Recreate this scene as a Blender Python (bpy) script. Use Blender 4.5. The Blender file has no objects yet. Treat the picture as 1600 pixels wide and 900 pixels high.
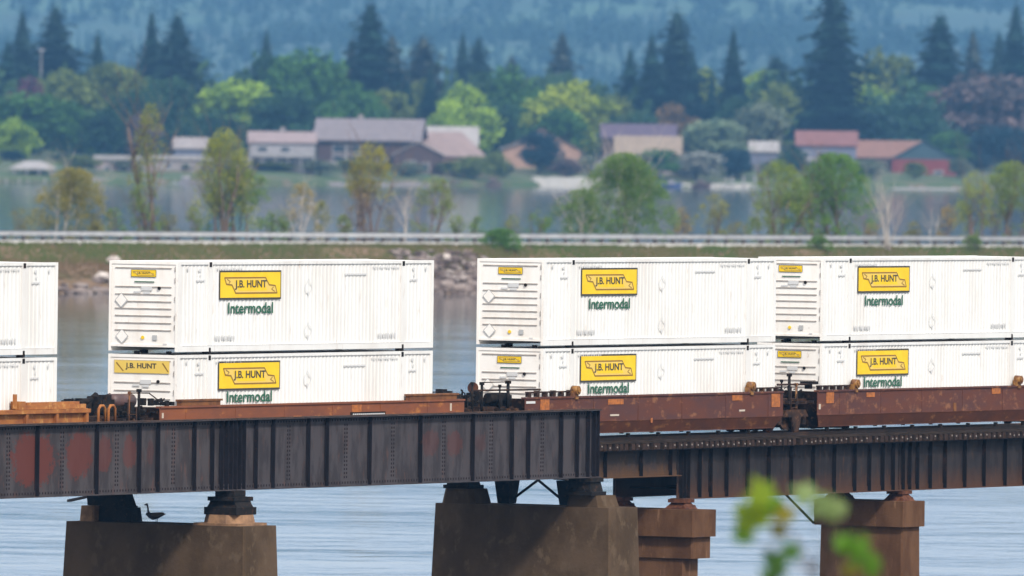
import bpy, math, random
from mathutils import Vector, Matrix
R = math.radians
# ------------------------------------------------------------------ camera, world, sun, exposure
SC = bpy.context.scene
COL = SC.collection
F, ROLL, HOR, CZ = 20000.0, 0.013, 190.0, 17.0
cam_d = bpy.data.cameras.new('camera')
cam = bpy.data.objects.new('camera', cam_d); COL.objects.link(cam)
cam_d.sensor_width = 36.0; cam_d.lens = 36.0 * F / 1600.0
cam_d.clip_start = 1.0; cam_d.clip_end = 40000.0
cam.matrix_world = Matrix.Translation((0, 0, CZ)) @ Matrix.Rotation(math.pi/2 - (450-HOR)/F, 4, 'X') @ Matrix.Rotation(ROLL, 4, 'Z')
cam_d.dof.use_dof = True; cam_d.dof.focus_distance = 418.0; cam_d.dof.aperture_fstop = 2.05
SC.camera = cam

PHI = R(60.09); CU, SU = math.cos(PHI), math.sin(PHI)
sd = Vector((-(-SU), -CU, 0)) * .80 + Vector((-CU, -SU, 0)) * .59     # towards the sun, horizontally
sd.normalize(); SEL = R(44)
SUN = Vector((sd.x*math.cos(SEL), sd.y*math.cos(SEL), math.sin(SEL)))
w = bpy.data.worlds.new('World'); SC.world = w; w.use_nodes = True
wn = w.node_tree; bg = wn.nodes['Background']
sky = wn.nodes.new('ShaderNodeTexSky'); sky.sky_type = 'NISHITA'; sky.sun_disc = False
sky.sun_elevation = SEL; sky.sun_rotation = math.atan2(SUN.x, SUN.y)
sky.air_density = 1.0; sky.dust_density = 2.5; sky.ozone_density = 1.0
# thin bright cloud over the blue
wtc = wn.nodes.new('ShaderNodeTexCoord'); wmp = wn.nodes.new('ShaderNodeMapping'); wmp.inputs['Scale'].default_value = (1, 1, 3.5)
wnz = wn.nodes.new('ShaderNodeTexNoise'); wnz.inputs['Scale'].default_value = 2.2; wnz.inputs['Detail'].default_value = 6
wmr = wn.nodes.new('ShaderNodeMapRange'); wmr.inputs[1].default_value = .30; wmr.inputs[2].default_value = .62; wmr.inputs[3].default_value = .45; wmr.inputs[4].default_value = .95
wmx = wn.nodes.new('ShaderNodeMix'); wmx.data_type = 'RGBA'; wmx.inputs[7].default_value = (6.1, 6.1, 6.15, 1)
wn.links.new(wtc.outputs['Generated'], wmp.inputs[0]); wn.links.new(wmp.outputs[0], wnz.inputs['Vector']); wn.links.new(wnz.outputs[0], wmr.inputs[0])
wn.links.new(wmr.outputs[0], wmx.inputs[0]); wn.links.new(sky.outputs[0], wmx.inputs[6]); wn.links.new(wmx.outputs[2], bg.inputs[0]); bg.inputs[1].default_value = 0.15
ld = bpy.data.lights.new('sun', 'SUN'); ld.energy = 2.7; ld.angle = R(7); ld.color = (1, .95, .87)
lo = bpy.data.objects.new('sun', ld); COL.objects.link(lo)
lo.rotation_euler = (-SUN).to_track_quat('-Z', 'Y').to_euler(); lo.location = (30, -20, 60)
vs = SC.view_settings
vs.view_transform = 'Standard'; vs.look = 'None'; vs.gamma = 1.0; vs.use_curve_mapping = False
vs.exposure = 0.60
SC.cycles.volume_max_steps = 64; SC.cycles.max_bounces = 8; SC.cycles.volume_bounces = 0
SC.cycles.use_denoising = True

# ------------------------------------------------------------------ measuring helpers
OX, OY = -10.632 - 1.295*SU, 407.72 + 1.295*CU       # origin of the track line (u along, v across, z up)
def W(u, v, z=0.0): return Vector((OX + u*CU - v*SU, OY + u*SU + v*CU, z))
def ray(px, py):
    dx, dy = px-800, py-450
    return (dx + ROLL*dy)/F, (dy - ROLL*dx + 450 - HOR)/F
def at(px, py, D):
    a, b = ray(px, py); return Vector((a*D, D, CZ - b*D))
def uvz(px, py, v):
    k, e = ray(px, py)
    u = (k*(OY + v*CU) - OX + v*SU)/(CU - k*SU)
    return u, CZ - e*(OY + u*SU + v*CU)

# ------------------------------------------------------------------ materials
def mat(name, col, rough=.6, metal=0.0, col2=None, scale=1.0, stretch=(1,1,1), lo_=.35, hi_=.65, col3=None, scale3=6.0,
        lo3=.55, hi3=.7, bump=0.0, bscale=30.0, spec=.4, detail=6.0, coat=0.0, usecol=False, trans=0.0, stretch3=None):
    m = bpy.data.materials.new(name); m.use_nodes = True
    nt = m.node_tree; n = nt.nodes; l = nt.links; p = n['Principled BSDF']
    p.inputs['Roughness'].default_value = rough; p.inputs['Metallic'].default_value = metal
    p.inputs['Specular IOR Level'].default_value = spec
    tc = n.new('ShaderNodeTexCoord'); oi = n.new('ShaderNodeObjectInfo')
    off = n.new('ShaderNodeVectorMath'); off.operation = 'MULTIPLY_ADD'
    cb = n.new('ShaderNodeCombineXYZ')
    for i in range(3): l.new(oi.outputs['Random'], cb.inputs[i])
    l.new(cb.outputs[0], off.inputs[0]); off.inputs[1].default_value = (37, 53, 71); l.new(tc.outputs['Object'], off.inputs[2])
    def noise(sc_, st):
        mp = n.new('ShaderNodeMapping'); mp.inputs['Scale'].default_value = st
        l.new(off.outputs[0], mp.inputs[0])
        t = n.new('ShaderNodeTexNoise'); t.inputs['Scale'].default_value = sc_; t.inputs['Detail'].default_value = detail
        t.inputs['Roughness'].default_value = .62; l.new(mp.outputs[0], t.inputs['Vector']); return t
    def ramp(src, a, b):
        r_ = n.new('ShaderNodeMapRange'); r_.inputs[1].default_value = a; r_.inputs[2].default_value = b
        r_.interpolation_type = 'SMOOTHSTEP'; l.new(src, r_.inputs[0]); return r_.outputs[0]
    cur = None
    def rgb(c_):
        q = n.new('ShaderNodeRGB'); q.outputs[0].default_value = (*c_, 1); return q.outputs[0]
    cur = oi.outputs['Color'] if usecol else rgb(col)
    if col2 is not None:
        mx = n.new('ShaderNodeMix'); mx.data_type = 'RGBA'
        l.new(ramp(noise(scale, stretch).outputs[0], lo_, hi_), mx.inputs[0]); l.new(cur, mx.inputs[6])
        if usecol:
            mu = n.new('ShaderNodeMix'); mu.data_type = 'RGBA'; mu.blend_type = 'MULTIPLY'; mu.inputs[0].default_value = 1
            l.new(cur, mu.inputs[6]); mu.inputs[7].default_value = (*col2, 1); l.new(mu.outputs[2], mx.inputs[7])
        else: l.new(rgb(col2), mx.inputs[7])
        cur = mx.outputs[2]
    if col3 is not None:
        mx = n.new('ShaderNodeMix'); mx.data_type = 'RGBA'
        l.new(ramp(noise(scale3, stretch3 or stretch).outputs[0], lo3, hi3), mx.inputs[0]); l.new(cur, mx.inputs[6]); l.new(rgb(col3), mx.inputs[7])
        cur = mx.outputs[2]
    l.new(cur, p.inputs['Base Color'])
    if bump:
        b = n.new('ShaderNodeBump'); b.inputs['Distance'].default_value = bump; b.inputs['Strength'].default_value = 1.0
        l.new(noise(bscale, (1,1,1)).outputs[0], b.inputs['Height']); l.new(b.outputs[0], p.inputs['Normal'])
    if trans:
        tr = n.new('ShaderNodeBsdfTranslucent'); l.new(cur, tr.inputs['Color']); mxs = n.new('ShaderNodeMixShader')
        mxs.inputs[0].default_value = trans; l.new(p.outputs[0], mxs.inputs[1]); l.new(tr.outputs[0], mxs.inputs[2])
        l.new(mxs.outputs[0], n['Material Output'].inputs['Surface'])
    return m
M = {}
M['white'] = mat('container_white', (.71,.70,.675), .5, col2=(.63,.60,.565), scale=.6, stretch=(1.2,1,.35), lo_=.42, hi_=.75, col3=(.50,.42,.36), scale3=3.0, lo3=.58, hi3=.80, stretch3=(2.5,2,.4))
M['whitex'] = mat('container_white_end_lightened', (.86,.82,.77), .5, col2=(.78,.71,.64), scale=1.4, stretch=(1,1.4,.5), lo_=.4, hi_=.75, col3=(.42,.33,.26), scale3=5, lo3=.64, hi3=.8)  # lighter white than the sides: brightness put into the colour where sun falls weaker
M['barline'] = mat('grey_rib', (.42,.38,.35), .6, col2=(.30,.26,.23), scale=3)  # darker grey than the end wall, for its ribs and hinges
M['yellow'] = mat('sign_yellow', (.78,.49,.004), .45, col2=(.80,.54,.01), scale=2, stretch=(1,1,1))
M['signdark'] = mat('sign_dark', (.045,.04,.03), .5)
M['gold'] = mat('sign_gold', (.25,.13,.02), .5)
M['goldpale'] = mat('sign_gold_pale', (.72,.50,.10), .5)
M['green'] = mat('lettering_green', (.015,.10,.05), .5)
M['grey'] = mat('lettering_grey', (.42,.42,.42), .6)
M['lightgrey'] = mat('decal_grey', (.58,.575,.57), .6)
M['black'] = mat('black_steel', (.008,.0075,.008), .8, spec=.12, col2=(.018,.014,.012), scale=4, col3=(.05,.025,.014), scale3=7)
M['blackrust'] = mat('grimy_steel', (.020,.015,.014), .8, spec=.12, col2=(.055,.028,.018), scale=3, col3=(.14,.07,.035), scale3=6)
M['carbrown'] = mat('car_brown_paint', (.108,.036,.022), .7, spec=.2, col2=(.080,.034,.030), scale=1.2, stretch=(.5,1,1.3), col3=(.21,.09,.045), scale3=3.2, lo3=.53, hi3=.70, bump=.004, bscale=18, stretch3=(.7,1,1.1))
M['carlow'] = mat('car_brown_lower', (.100,.032,.015), .7, spec=.2, col2=(.070,.026,.016), scale=1.6, stretch=(.5,1,1), col3=(.20,.085,.03), scale3=4, stretch3=(.4,1,1), bump=.004, bscale=18)
M['carrust'] = mat('car_red_rust', (.22,.065,.022), .7, col2=(.15,.048,.024), scale=1.0, stretch=(.5,1,1), col3=(.38,.14,.03), scale3=2.4, lo3=.56, hi3=.74, bump=.004, bscale=15, stretch3=(.6,1,1.2))
M['carorange'] = mat('car_orange_rust', (.34,.125,.028), .75, col2=(.22,.07,.022), scale=1.8, col3=(.48,.24,.07), scale3=3.5, lo3=.52, hi3=.7, bump=.004, bscale=15)
M['rustbox'] = mat('brown_rust_box', (.20,.075,.018), .7, col2=(.11,.04,.014), scale=2.5)
M['knob'] = mat('ochre_guide', (.26,.12,.025), .6, col2=(.12,.045,.02), scale=6, lo_=.42, hi_=.6)
M['orange'] = mat('orange_marker', (.45,.14,.025), .6, col2=(.25,.08,.02), scale=9)
M['pale'] = mat('pale_marker', (.50,.42,.34), .5)
M['rail'] = mat('rail_steel', (.07,.045,.035), .5, metal=.3, col2=(.12,.06,.035), scale=3)
M['wood'] = mat('tie_wood', (.020,.015,.013), .95, spec=.1, col2=(.040,.028,.022), scale=2, stretch=(1,1,6), bump=.01, bscale=12)
M['tieend'] = mat('tie_end_wood', (.050,.030,.024), .95, spec=.1, col2=(.028,.018,.015), scale=4)
M['bolt'] = mat('weathered_washer', (.22,.19,.17), .6)
# painted plate girder: grey-violet paint with oxide patches that have a shape of their own
def girder_mat(name, base, alt, streak, patches=(), bottom=None):
    m = mat(name, base, .75, spec=.2, col2=alt, scale=1.3, stretch=(1.6,1,.5), lo_=.42, hi_=.60, col3=streak, scale3=2.6, lo3=.54, hi3=.74, stretch3=(2.6,1,.6), bump=.003, bscale=20)
    nt = m.node_tree; n = nt.nodes; l = nt.links; p = n['Principled BSDF']
    src = p.inputs['Base Color'].links[0].from_socket
    tc = n.new('ShaderNodeTexCoord'); nz = n.new('ShaderNodeTexNoise'); nz.inputs['Scale'].default_value = 4.2; nz.inputs['Detail'].default_value = 12
    nz.inputs['Roughness'].default_value = .82
    l.new(tc.outputs['Object'], nz.inputs['Vector'])
    tot = None
    for (u, z, a, b, s) in patches:
        sb = n.new('ShaderNodeVectorMath'); sb.operation = 'SUBTRACT'; sb.inputs[1].default_value = (u, 0, z); l.new(tc.outputs['Object'], sb.inputs[0])
        ml = n.new('ShaderNodeVectorMath'); ml.operation = 'MULTIPLY'; ml.inputs[1].default_value = (1/a, 0, 1/b); l.new(sb.outputs[0], ml.inputs[0])
        ln = n.new('ShaderNodeVectorMath'); ln.operation = 'LENGTH'; l.new(ml.outputs[0], ln.inputs[0])
        ad = n.new('ShaderNodeMath'); ad.operation = 'MULTIPLY_ADD'; ad.inputs[1].default_value = 2.6; l.new(nz.outputs[0], ad.inputs[0]); l.new(ln.outputs['Value'], ad.inputs[2])
        mr = n.new('ShaderNodeMapRange'); mr.inputs[1].default_value = 2.36; mr.inputs[2].default_value = 2.24; mr.inputs[4].default_value = s; l.new(ad.outputs[0], mr.inputs[0])
        if tot is None: tot = mr.outputs[0]
        else:
            mxm = n.new('ShaderNodeMath'); mxm.operation = 'MAXIMUM'; l.new(tot, mxm.inputs[0]); l.new(mr.outputs[0], mxm.inputs[1]); tot = mxm.outputs[0]
    if tot is not None:
        mx = n.new('ShaderNodeMix'); mx.data_type = 'RGBA'; l.new(tot, mx.inputs[0]); l.new(src, mx.inputs[6]); mx.inputs[7].default_value = (.098,.027,.020,1)
        src = mx.outputs[2]
    if bottom is not None:     # rust that has crept up from the bottom flange
        z0, z1, cb_ = bottom
        sp = n.new('ShaderNodeSeparateXYZ'); l.new(tc.outputs['Object'], sp.inputs[0])
        ad = n.new('ShaderNodeMath'); ad.operation = 'MULTIPLY_ADD'; ad.inputs[1].default_value = -.9; l.new(nz.outputs[0], ad.inputs[0]); l.new(sp.outputs[2], ad.inputs[2])
        mr = n.new('ShaderNodeMapRange'); mr.inputs[1].default_value = z1-.45; mr.inputs[2].default_value = z0-.45; mr.inputs[4].default_value = .8; l.new(ad.outputs[0], mr.inputs[0])
        mx = n.new('ShaderNodeMix'); mx.data_type = 'RGBA'; l.new(mr.outputs[0], mx.inputs[0]); l.new(src, mx.inputs[6]); mx.inputs[7].default_value = (*cb_, 1)
        src = mx.outputs[2]
    l.new(src, p.inputs['Base Color'])
    return m
M['concrete'] = mat('stained_concrete', (.094,.061,.037), .95, col2=(.058,.037,.021), scale=.7, stretch=(1,1,.7), spec=.1, col3=(.105,.072,.045), scale3=2.2, lo3=.54, hi3=.66, bump=.02, bscale=5)
M['concretecap'] = mat('stained_concrete_block', (.30,.17,.09), .9, col2=(.16,.09,.05), scale=2.5, bump=.02, bscale=7)
M['redpier'] = mat('rust_stained_concrete', (.130,.066,.034), .95, spec=.1, col2=(.076,.036,.018), scale=1.1, stretch=(1,1,.35), col3=(.22,.12,.065), scale3=2.0, lo3=.60, hi3=.72, stretch3=(1.5,1.5,.3), bump=.015, bscale=7)
M['bird'] = mat('bird_dark', (.03,.028,.027), .8, col2=(.06,.05,.045), scale=20)
M['feather'] = mat('bird_wing', (.09,.075,.06), .8)
M['plank'] = mat('weathered_plank', (.06,.05,.05), .9)

# ------------------------------------------------------------------ mesh builder
class MB:
    def __init__(s): s.v=[]; s.f=[]; s.m=[]; s.sm=[]
    def add(s, vs_, fs, mi=0, smooth=False):
        b = len(s.v); s.v += [tuple(p) for p in vs_]
        for f in fs: s.f.append(tuple(i+b for i in f)); s.m.append(mi); s.sm.append(smooth)
    def box(s, x0,x1,y0,y1,z0,z1, mi=0, X=None):
        c=[(x0,y0,z0),(x1,y0,z0),(x1,y1,z0),(x0,y1,z0),(x0,y0,z1),(x1,y0,z1),(x1,y1,z1),(x0,y1,z1)]
        if X is not None: c=[X @ Vector(p) for p in c]
        s.add(c, [(0,3,2,1),(4,5,6,7),(0,1,5,4),(1,2,6,5),(2,3,7,6),(3,0,4,7)], mi)
    def frus(s, a, za, b, zb, mi=0):        # a,b = (x0,x1,y0,y1) rectangles at two heights
        c=[(a[0],a[2],za),(a[1],a[2],za),(a[1],a[3],za),(a[0],a[3],za),(b[0],b[2],zb),(b[1],b[2],zb),(b[1],b[3],zb),(b[0],b[3],zb)]
        s.add(c, [(0,3,2,1),(4,5,6,7),(0,1,5,4),(1,2,6,5),(2,3,7,6),(3,0,4,7)], mi)
    def tube(s, pts, rs, n=8, mi=0, cap=True, smooth=True):
        pts=[Vector(p) for p in pts]
        if not hasattr(rs,'__len__'): rs=[rs]*len(pts)
        b=len(s.v); k=len(pts)
        for i,p in enumerate(pts):
            d=(pts[min(i+1,k-1)]-pts[max(i-1,0)]).normalized()
            a=d.cross(Vector((0,0,1)))
            if a.length<1e-3: a=d.cross(Vector((0,1,0)))
            a.normalize(); c=d.cross(a)
            for j in range(n):
                t=2*math.pi*j/n; s.v.append(tuple(p+(a*math.cos(t)+c*math.sin(t))*rs[i]))
        for i in range(k-1):
            for j in range(n):
                s.f.append((b+i*n+j, b+i*n+(j+1)%n, b+(i+1)*n+(j+1)%n, b+(i+1)*n+j)); s.m.append(mi); s.sm.append(smooth)
        if cap:
            s.f.append(tuple(b+j for j in range(n))[::-1]); s.m.append(mi); s.sm.append(False)
            s.f.append(tuple(b+(k-1)*n+j for j in range(n))); s.m.append(mi); s.sm.append(False)
    def poly(s, pts, d, mi=0):              # planar polygon extruded by vector d
        n=len(pts); d=Vector(d); P=[Vector(p) for p in pts]
        s.add(P+[p+d for p in P], [tuple(range(n))[::-1], tuple(range(n,2*n))]+[(i,(i+1)%n,(i+1)%n+n,i+n) for i in range(n)], mi)
    def build(s, name, mats, parent=None, loc=None, rotz=None, smooth=None):
        me=bpy.data.meshes.new(name); me.from_pydata(s.v, [], s.f)
        if not isinstance(mats,(list,tuple)): mats=[mats]
        for m_ in mats: me.materials.append(m_)
        me.polygons.foreach_set('material_index', s.m)
        me.polygons.foreach_set('use_smooth', s.sm if smooth is None else [smooth]*len(s.f))
        me.update()
        o=bpy.data.objects.new(name, me); COL.objects.link(o)
        if parent is not None: o.parent=parent
        if loc is not None: o.location=loc
        if rotz is not None: o.rotation_euler=(0,0,rotz)
        return o
def tag(o, label=None, cat=None, group=None, kind=None):
    if label: o['label']=label
    if cat: o['category']=cat
    if group: o['group']=group
    if kind: o['kind']=kind
    return o
def empty(name, loc, rz=0.0):
    o=bpy.data.objects.new(name, None); COL.objects.link(o); o.location=loc; o.rotation_euler=(0,0,rz); o.empty_display_size=.3; return o
def copy_tree(o, parent=None):
    c=o.copy(); COL.objects.link(c); c.parent=parent
    for ch in [x for x in o.children]: copy_tree(ch, c)
    return c
def uvt(u, v=0.0, z=0.0): return W(u,v,z)
_tc={}
def text_geo(s, bold=.02):
    """outline of a word as triangles; x along, y up, height about .7"""
    if (s,bold) in _tc: return _tc[(s,bold)]
    cu=bpy.data.curves.new('lettering_curve','FONT'); cu.body=s; cu.offset=bold; cu.size=1.0
    ob=bpy.data.objects.new('lettering_curve', cu); COL.objects.link(ob)
    dg=bpy.context.evaluated_depsgraph_get(); me=bpy.data.meshes.new_from_object(ob.evaluated_get(dg))
    vs_=[tuple(v.co) for v in me.vertices]; fs=[tuple(p.vertices) for p in me.polygons]
    x0=min(v[0] for v in vs_); x1=max(v[0] for v in vs_); y0=min(v[1] for v in vs_); y1=max(v[1] for v in vs_)
    vs_=[((v[0]-x0)/(x1-x0),(v[1]-y0)/(y1-y0)) for v in vs_]
    bpy.data.objects.remove(ob); bpy.data.meshes.remove(me); bpy.data.curves.remove(cu)
    _tc[(s,bold)]=(vs_,fs); return _tc[(s,bold)]
def put_text(mb, s, f, mi=0, bold=.02):    # f maps (0..1,0..1) to a point
    vs_,fs=text_geo(s,bold); mb.add([f(a,b) for a,b in vs_], fs, mi)
# ------------------------------------------------------------------ setting: water, shores, hill
def nz2(x, y, s=0):
    return (math.sin(x*1.0+s)+math.sin(y*1.3+s*2.1)+math.sin((x+y)*.7+s*.7)+math.sin((x-y*1.7)*.53+s*1.3))/4
wm = mat('water', (.040,.055,.070), .05, spec=.5)
wm.node_tree.nodes['Principled BSDF'].inputs['IOR'].default_value = 1.33
def water_bump():
    nt=wm.node_tree; n=nt.nodes; l=nt.links; p=n['Principled BSDF']
    tc=n.new('ShaderNodeTexCoord'); prev=None
    for sc_,dist,det,st in ((.30,.026,4.0,(1,1,1)),(1.3,.005,3.0,(1,1,1)),(.035,.13,3.0,(.5,1,1))):
        mp=n.new('ShaderNodeMapping'); mp.inputs['Scale'].default_value=st; l.new(tc.outputs['Object'],mp.inputs[0])
        t=n.new('ShaderNodeTexNoise'); t.inputs['Scale'].default_value=sc_; t.inputs['Detail'].default_value=det; l.new(mp.outputs[0],t.inputs['Vector'])
        b=n.new('ShaderNodeBump'); b.inputs['Distance'].default_value=dist; b.inputs['Strength'].default_value=1
        l.new(t.outputs[0],b.inputs['Height'])
        if prev is not None: l.new(prev.outputs[0], b.inputs['Normal'])
        prev=b
    l.new(prev.outputs[0], p.inputs['Normal'])
water_bump()
mb=MB(); mb.add([(-2600,-400,0),(2600,-400,0),(2600,3900,0),(-2600,3900,0)],[(0,1,2,3)])
tag(mb.build('water', wm), kind='structure')

def shore(X): return 3366 + 1.1*max(-420,min(420,X)) + 9*math.sin(X*.045+1) + 5*math.sin(X*.13)
def ground(X, Y):
    t = Y - shore(X)
    if t < 0: return -1.5
    z = 1.1*min(1, t/1.5)
    z += 3.6*min(1, t/70)**.8 + 3.5*min(1, max(0,t-60)/500)
    z += max(0, t-900)*.004
    return z + .25*nz2(X*.05, Y*.05)*min(1, t/10)
lawn = mat('shore_ground', (.040,.080,.022), .9, col2=(.060,.075,.028), scale=.05, col3=(.13,.10,.065), scale3=.09, lo3=.5, hi3=.66)
mb=MB(); xs=[-2500,-1500,-800,-420]+[-400+i*10 for i in range(81)]+[420,800,1500,2500]
ts=[-6,0,1.5,5,10,20,35,60,100,200,400,800,1400,2200,3200,4400]
for X in xs:
    for t in ts:
        Y=shore(X)+t; mb.v.append((X,Y,ground(X,Y) if t>0 else (-1.5 if t<0 else 0.0)))
n=len(ts)
for i in range(len(xs)-1):
    for j in range(n-1):
        mb.f.append((i*n+j,(i+1)*n+j,(i+1)*n+j+1,i*n+j+1)); mb.m.append(0); mb.sm.append(j>1)
tag(mb.build('terrain', lawn), kind='structure')

def hillz(X, Y):
    t=max(0,(Y-7400)/4200)
    return 24 + 235*t**1.15*(1+.22*nz2(X*.0021,Y*.0016,2.0)) + 26*nz2(X*.009,Y*.006,.7)*min(1,t*5)
hillm = mat('hill_forest_floor_hazed', (.034,.074,.062), .95, col2=(.062,.125,.075), scale=.005, lo_=.48, hi_=.66, col3=(.045,.06,.04), scale3=.012)  # part of the distant haze blue is put into this ground colour
mb=MB(); nx,ny=70,50
for i in range(nx):
    for j in range(ny):
        X=-2500+5000*i/(nx-1); Y=7300+4900*j/(ny-1); mb.v.append((X,Y,hillz(X,Y) if j else 12))
for i in range(nx-1):
    for j in range(ny-1):
        mb.f.append((i*ny+j,(i+1)*ny+j,(i+1)*ny+j+1,i*ny+j+1)); mb.m.append(0); mb.sm.append(True)
tag(mb.build('hill', hillm), kind='structure')

# bank the camera stands on
bankm = mat('near_bank_grass', (.07,.085,.03), .9, col2=(.12,.095,.055), scale=.6)
mb=MB(); prof=[(-400,15.2),(-60,15.2),(8,15.2),(30,14.5),(60,13.5),(115,11.3),(135,10.6),(165,4),(190,-2)]
for x in (-300,-120,-60,-20,0,20,60,120,300):
    for (y,z) in prof: mb.v.append((x, y, z+.3*nz2(x*.3,y*.2)*(y>0)))
n=len(prof)
for i in range(8):
    for j in range(n-1): mb.f.append((i*n+j,(i+1)*n+j,(i+1)*n+j+1,i*n+j+1)); mb.m.append(0); mb.sm.append(True)
tag(mb.build('bank', bankm), kind='structure')
def bankz(y):
    for (a,b),(c,d) in zip(prof,prof[1:]):
        if a<=y<=c: return b+(d-b)*(y-a)/(c-a)

# ------------------------------------------------------------------ causeway in the middle distance
CP=at(0,372,1232); CQ=at(1600,372,1318); CP.z=CQ.z=0
cd=(CQ-CP).normalized(); cn=Vector((-cd.y,cd.x,0)); CROT=math.atan2(cd.y,cd.x); CZT=4.95
def cw(x,y,z=0): return CP+cd*x+cn*y+Vector((0,0,z))
def cwx(px,y):                                # distance along the causeway seen at column px, at offset y
    k=(px-800)/F; P=CP+cn*y
    return (k*P.y-P.x)/(cd.x-k*cd.y)
XA,XB=cwx(-260,0),cwx(1900,0)
grass=mat('embankment_soil',(.135,.090,.055),.95,spec=.1,col2=(.17,.115,.075),scale=.16,stretch=(.35,1.1,1.6),lo_=.44,hi_=.60,col3=(.070,.080,.028),scale3=.35,lo3=.52,hi3=.68,bump=.1,bscale=1.6,stretch3=(.5,1,1.5))
gravel=mat('gravel_shoulder',(.42,.40,.37),.9,col2=(.33,.31,.28),scale=2)
asph=mat('asphalt',(.10,.10,.105),.85,col2=(.08,.08,.085),scale=1)
cprof=[(-16,-2.5),(-9.5,-.3),(-7.5,1.0),(-4.6,2.7),(-1.9,4.2),(-.9,4.62)]
mb=MB(); nx=170
for i in range(nx+1):
    x=XA+(XB-XA)*i/nx
    for j,(y,z) in enumerate(cprof):
        mb.v.append(cw(x, y+.5*nz2(x*.25,j*2.1)*(0<j<5), z+(.28*nz2(x*.31,j*3.3,1)+.12*nz2(x*1.3,j,2))*(0<j<5)))
n=len(cprof)
for i in range(nx):
    for j in range(n-1): mb.f.append((i*n+j,(i+1)*n+j,(i+1)*n+j+1,i*n+j+1)); mb.m.append(0); mb.sm.append(True)
b=len(mb.v); back=[(10.2,4.75),(13.5,3.6),(17,1.8),(21,-.3),(26,-2.5)]
for i in range(nx+1):
    x=XA+(XB-XA)*i/nx
    for (y,z) in back: mb.v.append(cw(x,y,z+.2*nz2(x*.3,y)))
for i in range(nx):
    for j in range(4): mb.f.append((b+i*5+j,b+(i+1)*5+j,b+(i+1)*5+j+1,b+i*5+j+1)); mb.m.append(0); mb.sm.append(True)
tag(mb.build('embankment',grass),kind='structure')
def strip(name,m,pts,kind='structure'):
    mb=MB()
    for x in (XA,XB):
        for (y,z) in pts: mb.v.append(cw(x,y,z))
    k=len(pts)
    for j in range(k-1): mb.f.append((j,k+j,k+j+1,j+1)); mb.m.append(0); mb.sm.append(False)
    return tag(mb.build(name,m),kind=kind)
strip('road_shoulder',gravel,[(-1.0,4.56),(-.35,CZT-.06),(.6,CZT)])
strip('road',asph,[(.6,CZT+.004),(9.4,CZT+.004)])
strip('far_shoulder',gravel,[(9.4,CZT),(10.3,CZT-.1)])
white=mat('road_paint',(.75,.75,.73),.7)
strip('road_marking',white,[(1.1,CZT+.010),(1.25,CZT+.010)]); 
galv=mat('galvanised_rail',(.36,.37,.38),.5,metal=.35,col2=(.27,.27,.28),scale=1.5)
postm=mat('guardrail_post',(.06,.05,.045),.85)
def guardrail(y0,label,face):
    g=tag(empty('guardrail',cw(0,y0,CZT),CROT),label,'guardrail')
    mb=MB(); p=[(-.02,.42),(-.10,.48),(-.10,.56),(-.04,.61),(-.10,.67),(-.10,.75),(-.02,.81)]
    p=[(a*face,b) for a,b in p]
    for x in (XA,XB):
        for (a,b) in p: mb.v.append((x,a,b))
    k=len(p)
    for j in range(k-1): mb.f.append((j,k+j,k+j+1,j+1)); mb.m.append(0); mb.sm.append(True)
    mb.f.append(tuple(range(k))); mb.m.append(0); mb.sm.append(False)
    mb.build('rail_beam',galv,g)
    mb=MB(); mb.box(-.11,.11,-.2,.14,-.3,.72) if face<0 else mb.box(-.11,.11,-.02,.22,-.3,.72)
    o=mb.build('post',postm,g); p0=cwx(6,y0); st=(cwx(1594,y0)-p0)/56
    if face<0: o.location=(p0,0,0)
    else: o.location=(p0,0,0)
    for i in range(1,58):
        c=o.copy(); COL.objects.link(c); c.parent=g; c.location=(p0+st*i,0,0)
guardrail(.15,'grey steel guardrail on dark posts along the near edge of the causeway road',1)
guardrail(9.9,'far guardrail of the causeway road, seen just over the near one',-1)

rnd=random.Random(5)
def rockmesh(mb,c,r,sd_,flat=.7):
    q=random.Random(sd_); pts=[]
    t=(1+5**.5)/2
    ico=[(-1,t,0),(1,t,0),(-1,-t,0),(1,-t,0),(0,-1,t),(0,1,t),(0,-1,-t),(0,1,-t),(t,0,-1),(t,0,1),(-t,0,-1),(-t,0,1)]
    fs=[(0,11,5),(0,5,1),(0,1,7),(0,7,10),(0,10,11),(1,5,9),(5,11,4),(11,10,2),(10,7,6),(7,1,8),(3,9,4),(3,4,2),(3,2,6),(3,6,8),(3,8,9),(4,9,5),(2,4,11),(6,2,10),(8,6,7),(9,8,1)]
    sx,sy,sz=r*q.uniform(.8,1.3),r*q.uniform(.8,1.2),r*q.uniform(.6,1)*flat; a=q.uniform(0,6.28)
    for p in ico:
        v=Vector(p).normalized()*q.uniform(.72,1.1); v=Vector((v.x*sx,v.y*sy,v.z*sz)); v=Matrix.Rotation(a,3,'Z')@v; pts.append(Vector(c)+v)
    mb.add(pts,fs,0)
rock=mat('riprap_rock',(.23,.185,.165),.9,spec=.15,col2=(.085,.062,.056),scale=.5,lo_=.38,hi_=.6,col3=(.42,.37,.34),scale3=.9,lo3=.55,hi3=.7)
mb=MB()
gx0,gx1=cwx(640,-6),cwx(790,-6)
for i in range(1500):
    x=rnd.uniform(XA,XB); inr=gx0<x<gx1
    if i%3==0: x=rnd.uniform(gx0,gx1); inr=True
    y=rnd.uniform(-10.5,-7.2) if not inr else rnd.uniform(-10.5,-2.6)
    if inr and y>-6 and rnd.random()<.35: continue
    z=-.3+(y+9.5)*.62 if y>-9.5 else -.5
    rockmesh(mb,cw(x,y,z+.15),rnd.choice((.3,.4,.55,.8)) if y<-6 else rnd.choice((.25,.35,.5,.6)),i)
tag(mb.build('riprap',rock),'grey brown riprap stones heaped along the waterline of the causeway','rocks',kind='stuff')
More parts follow.
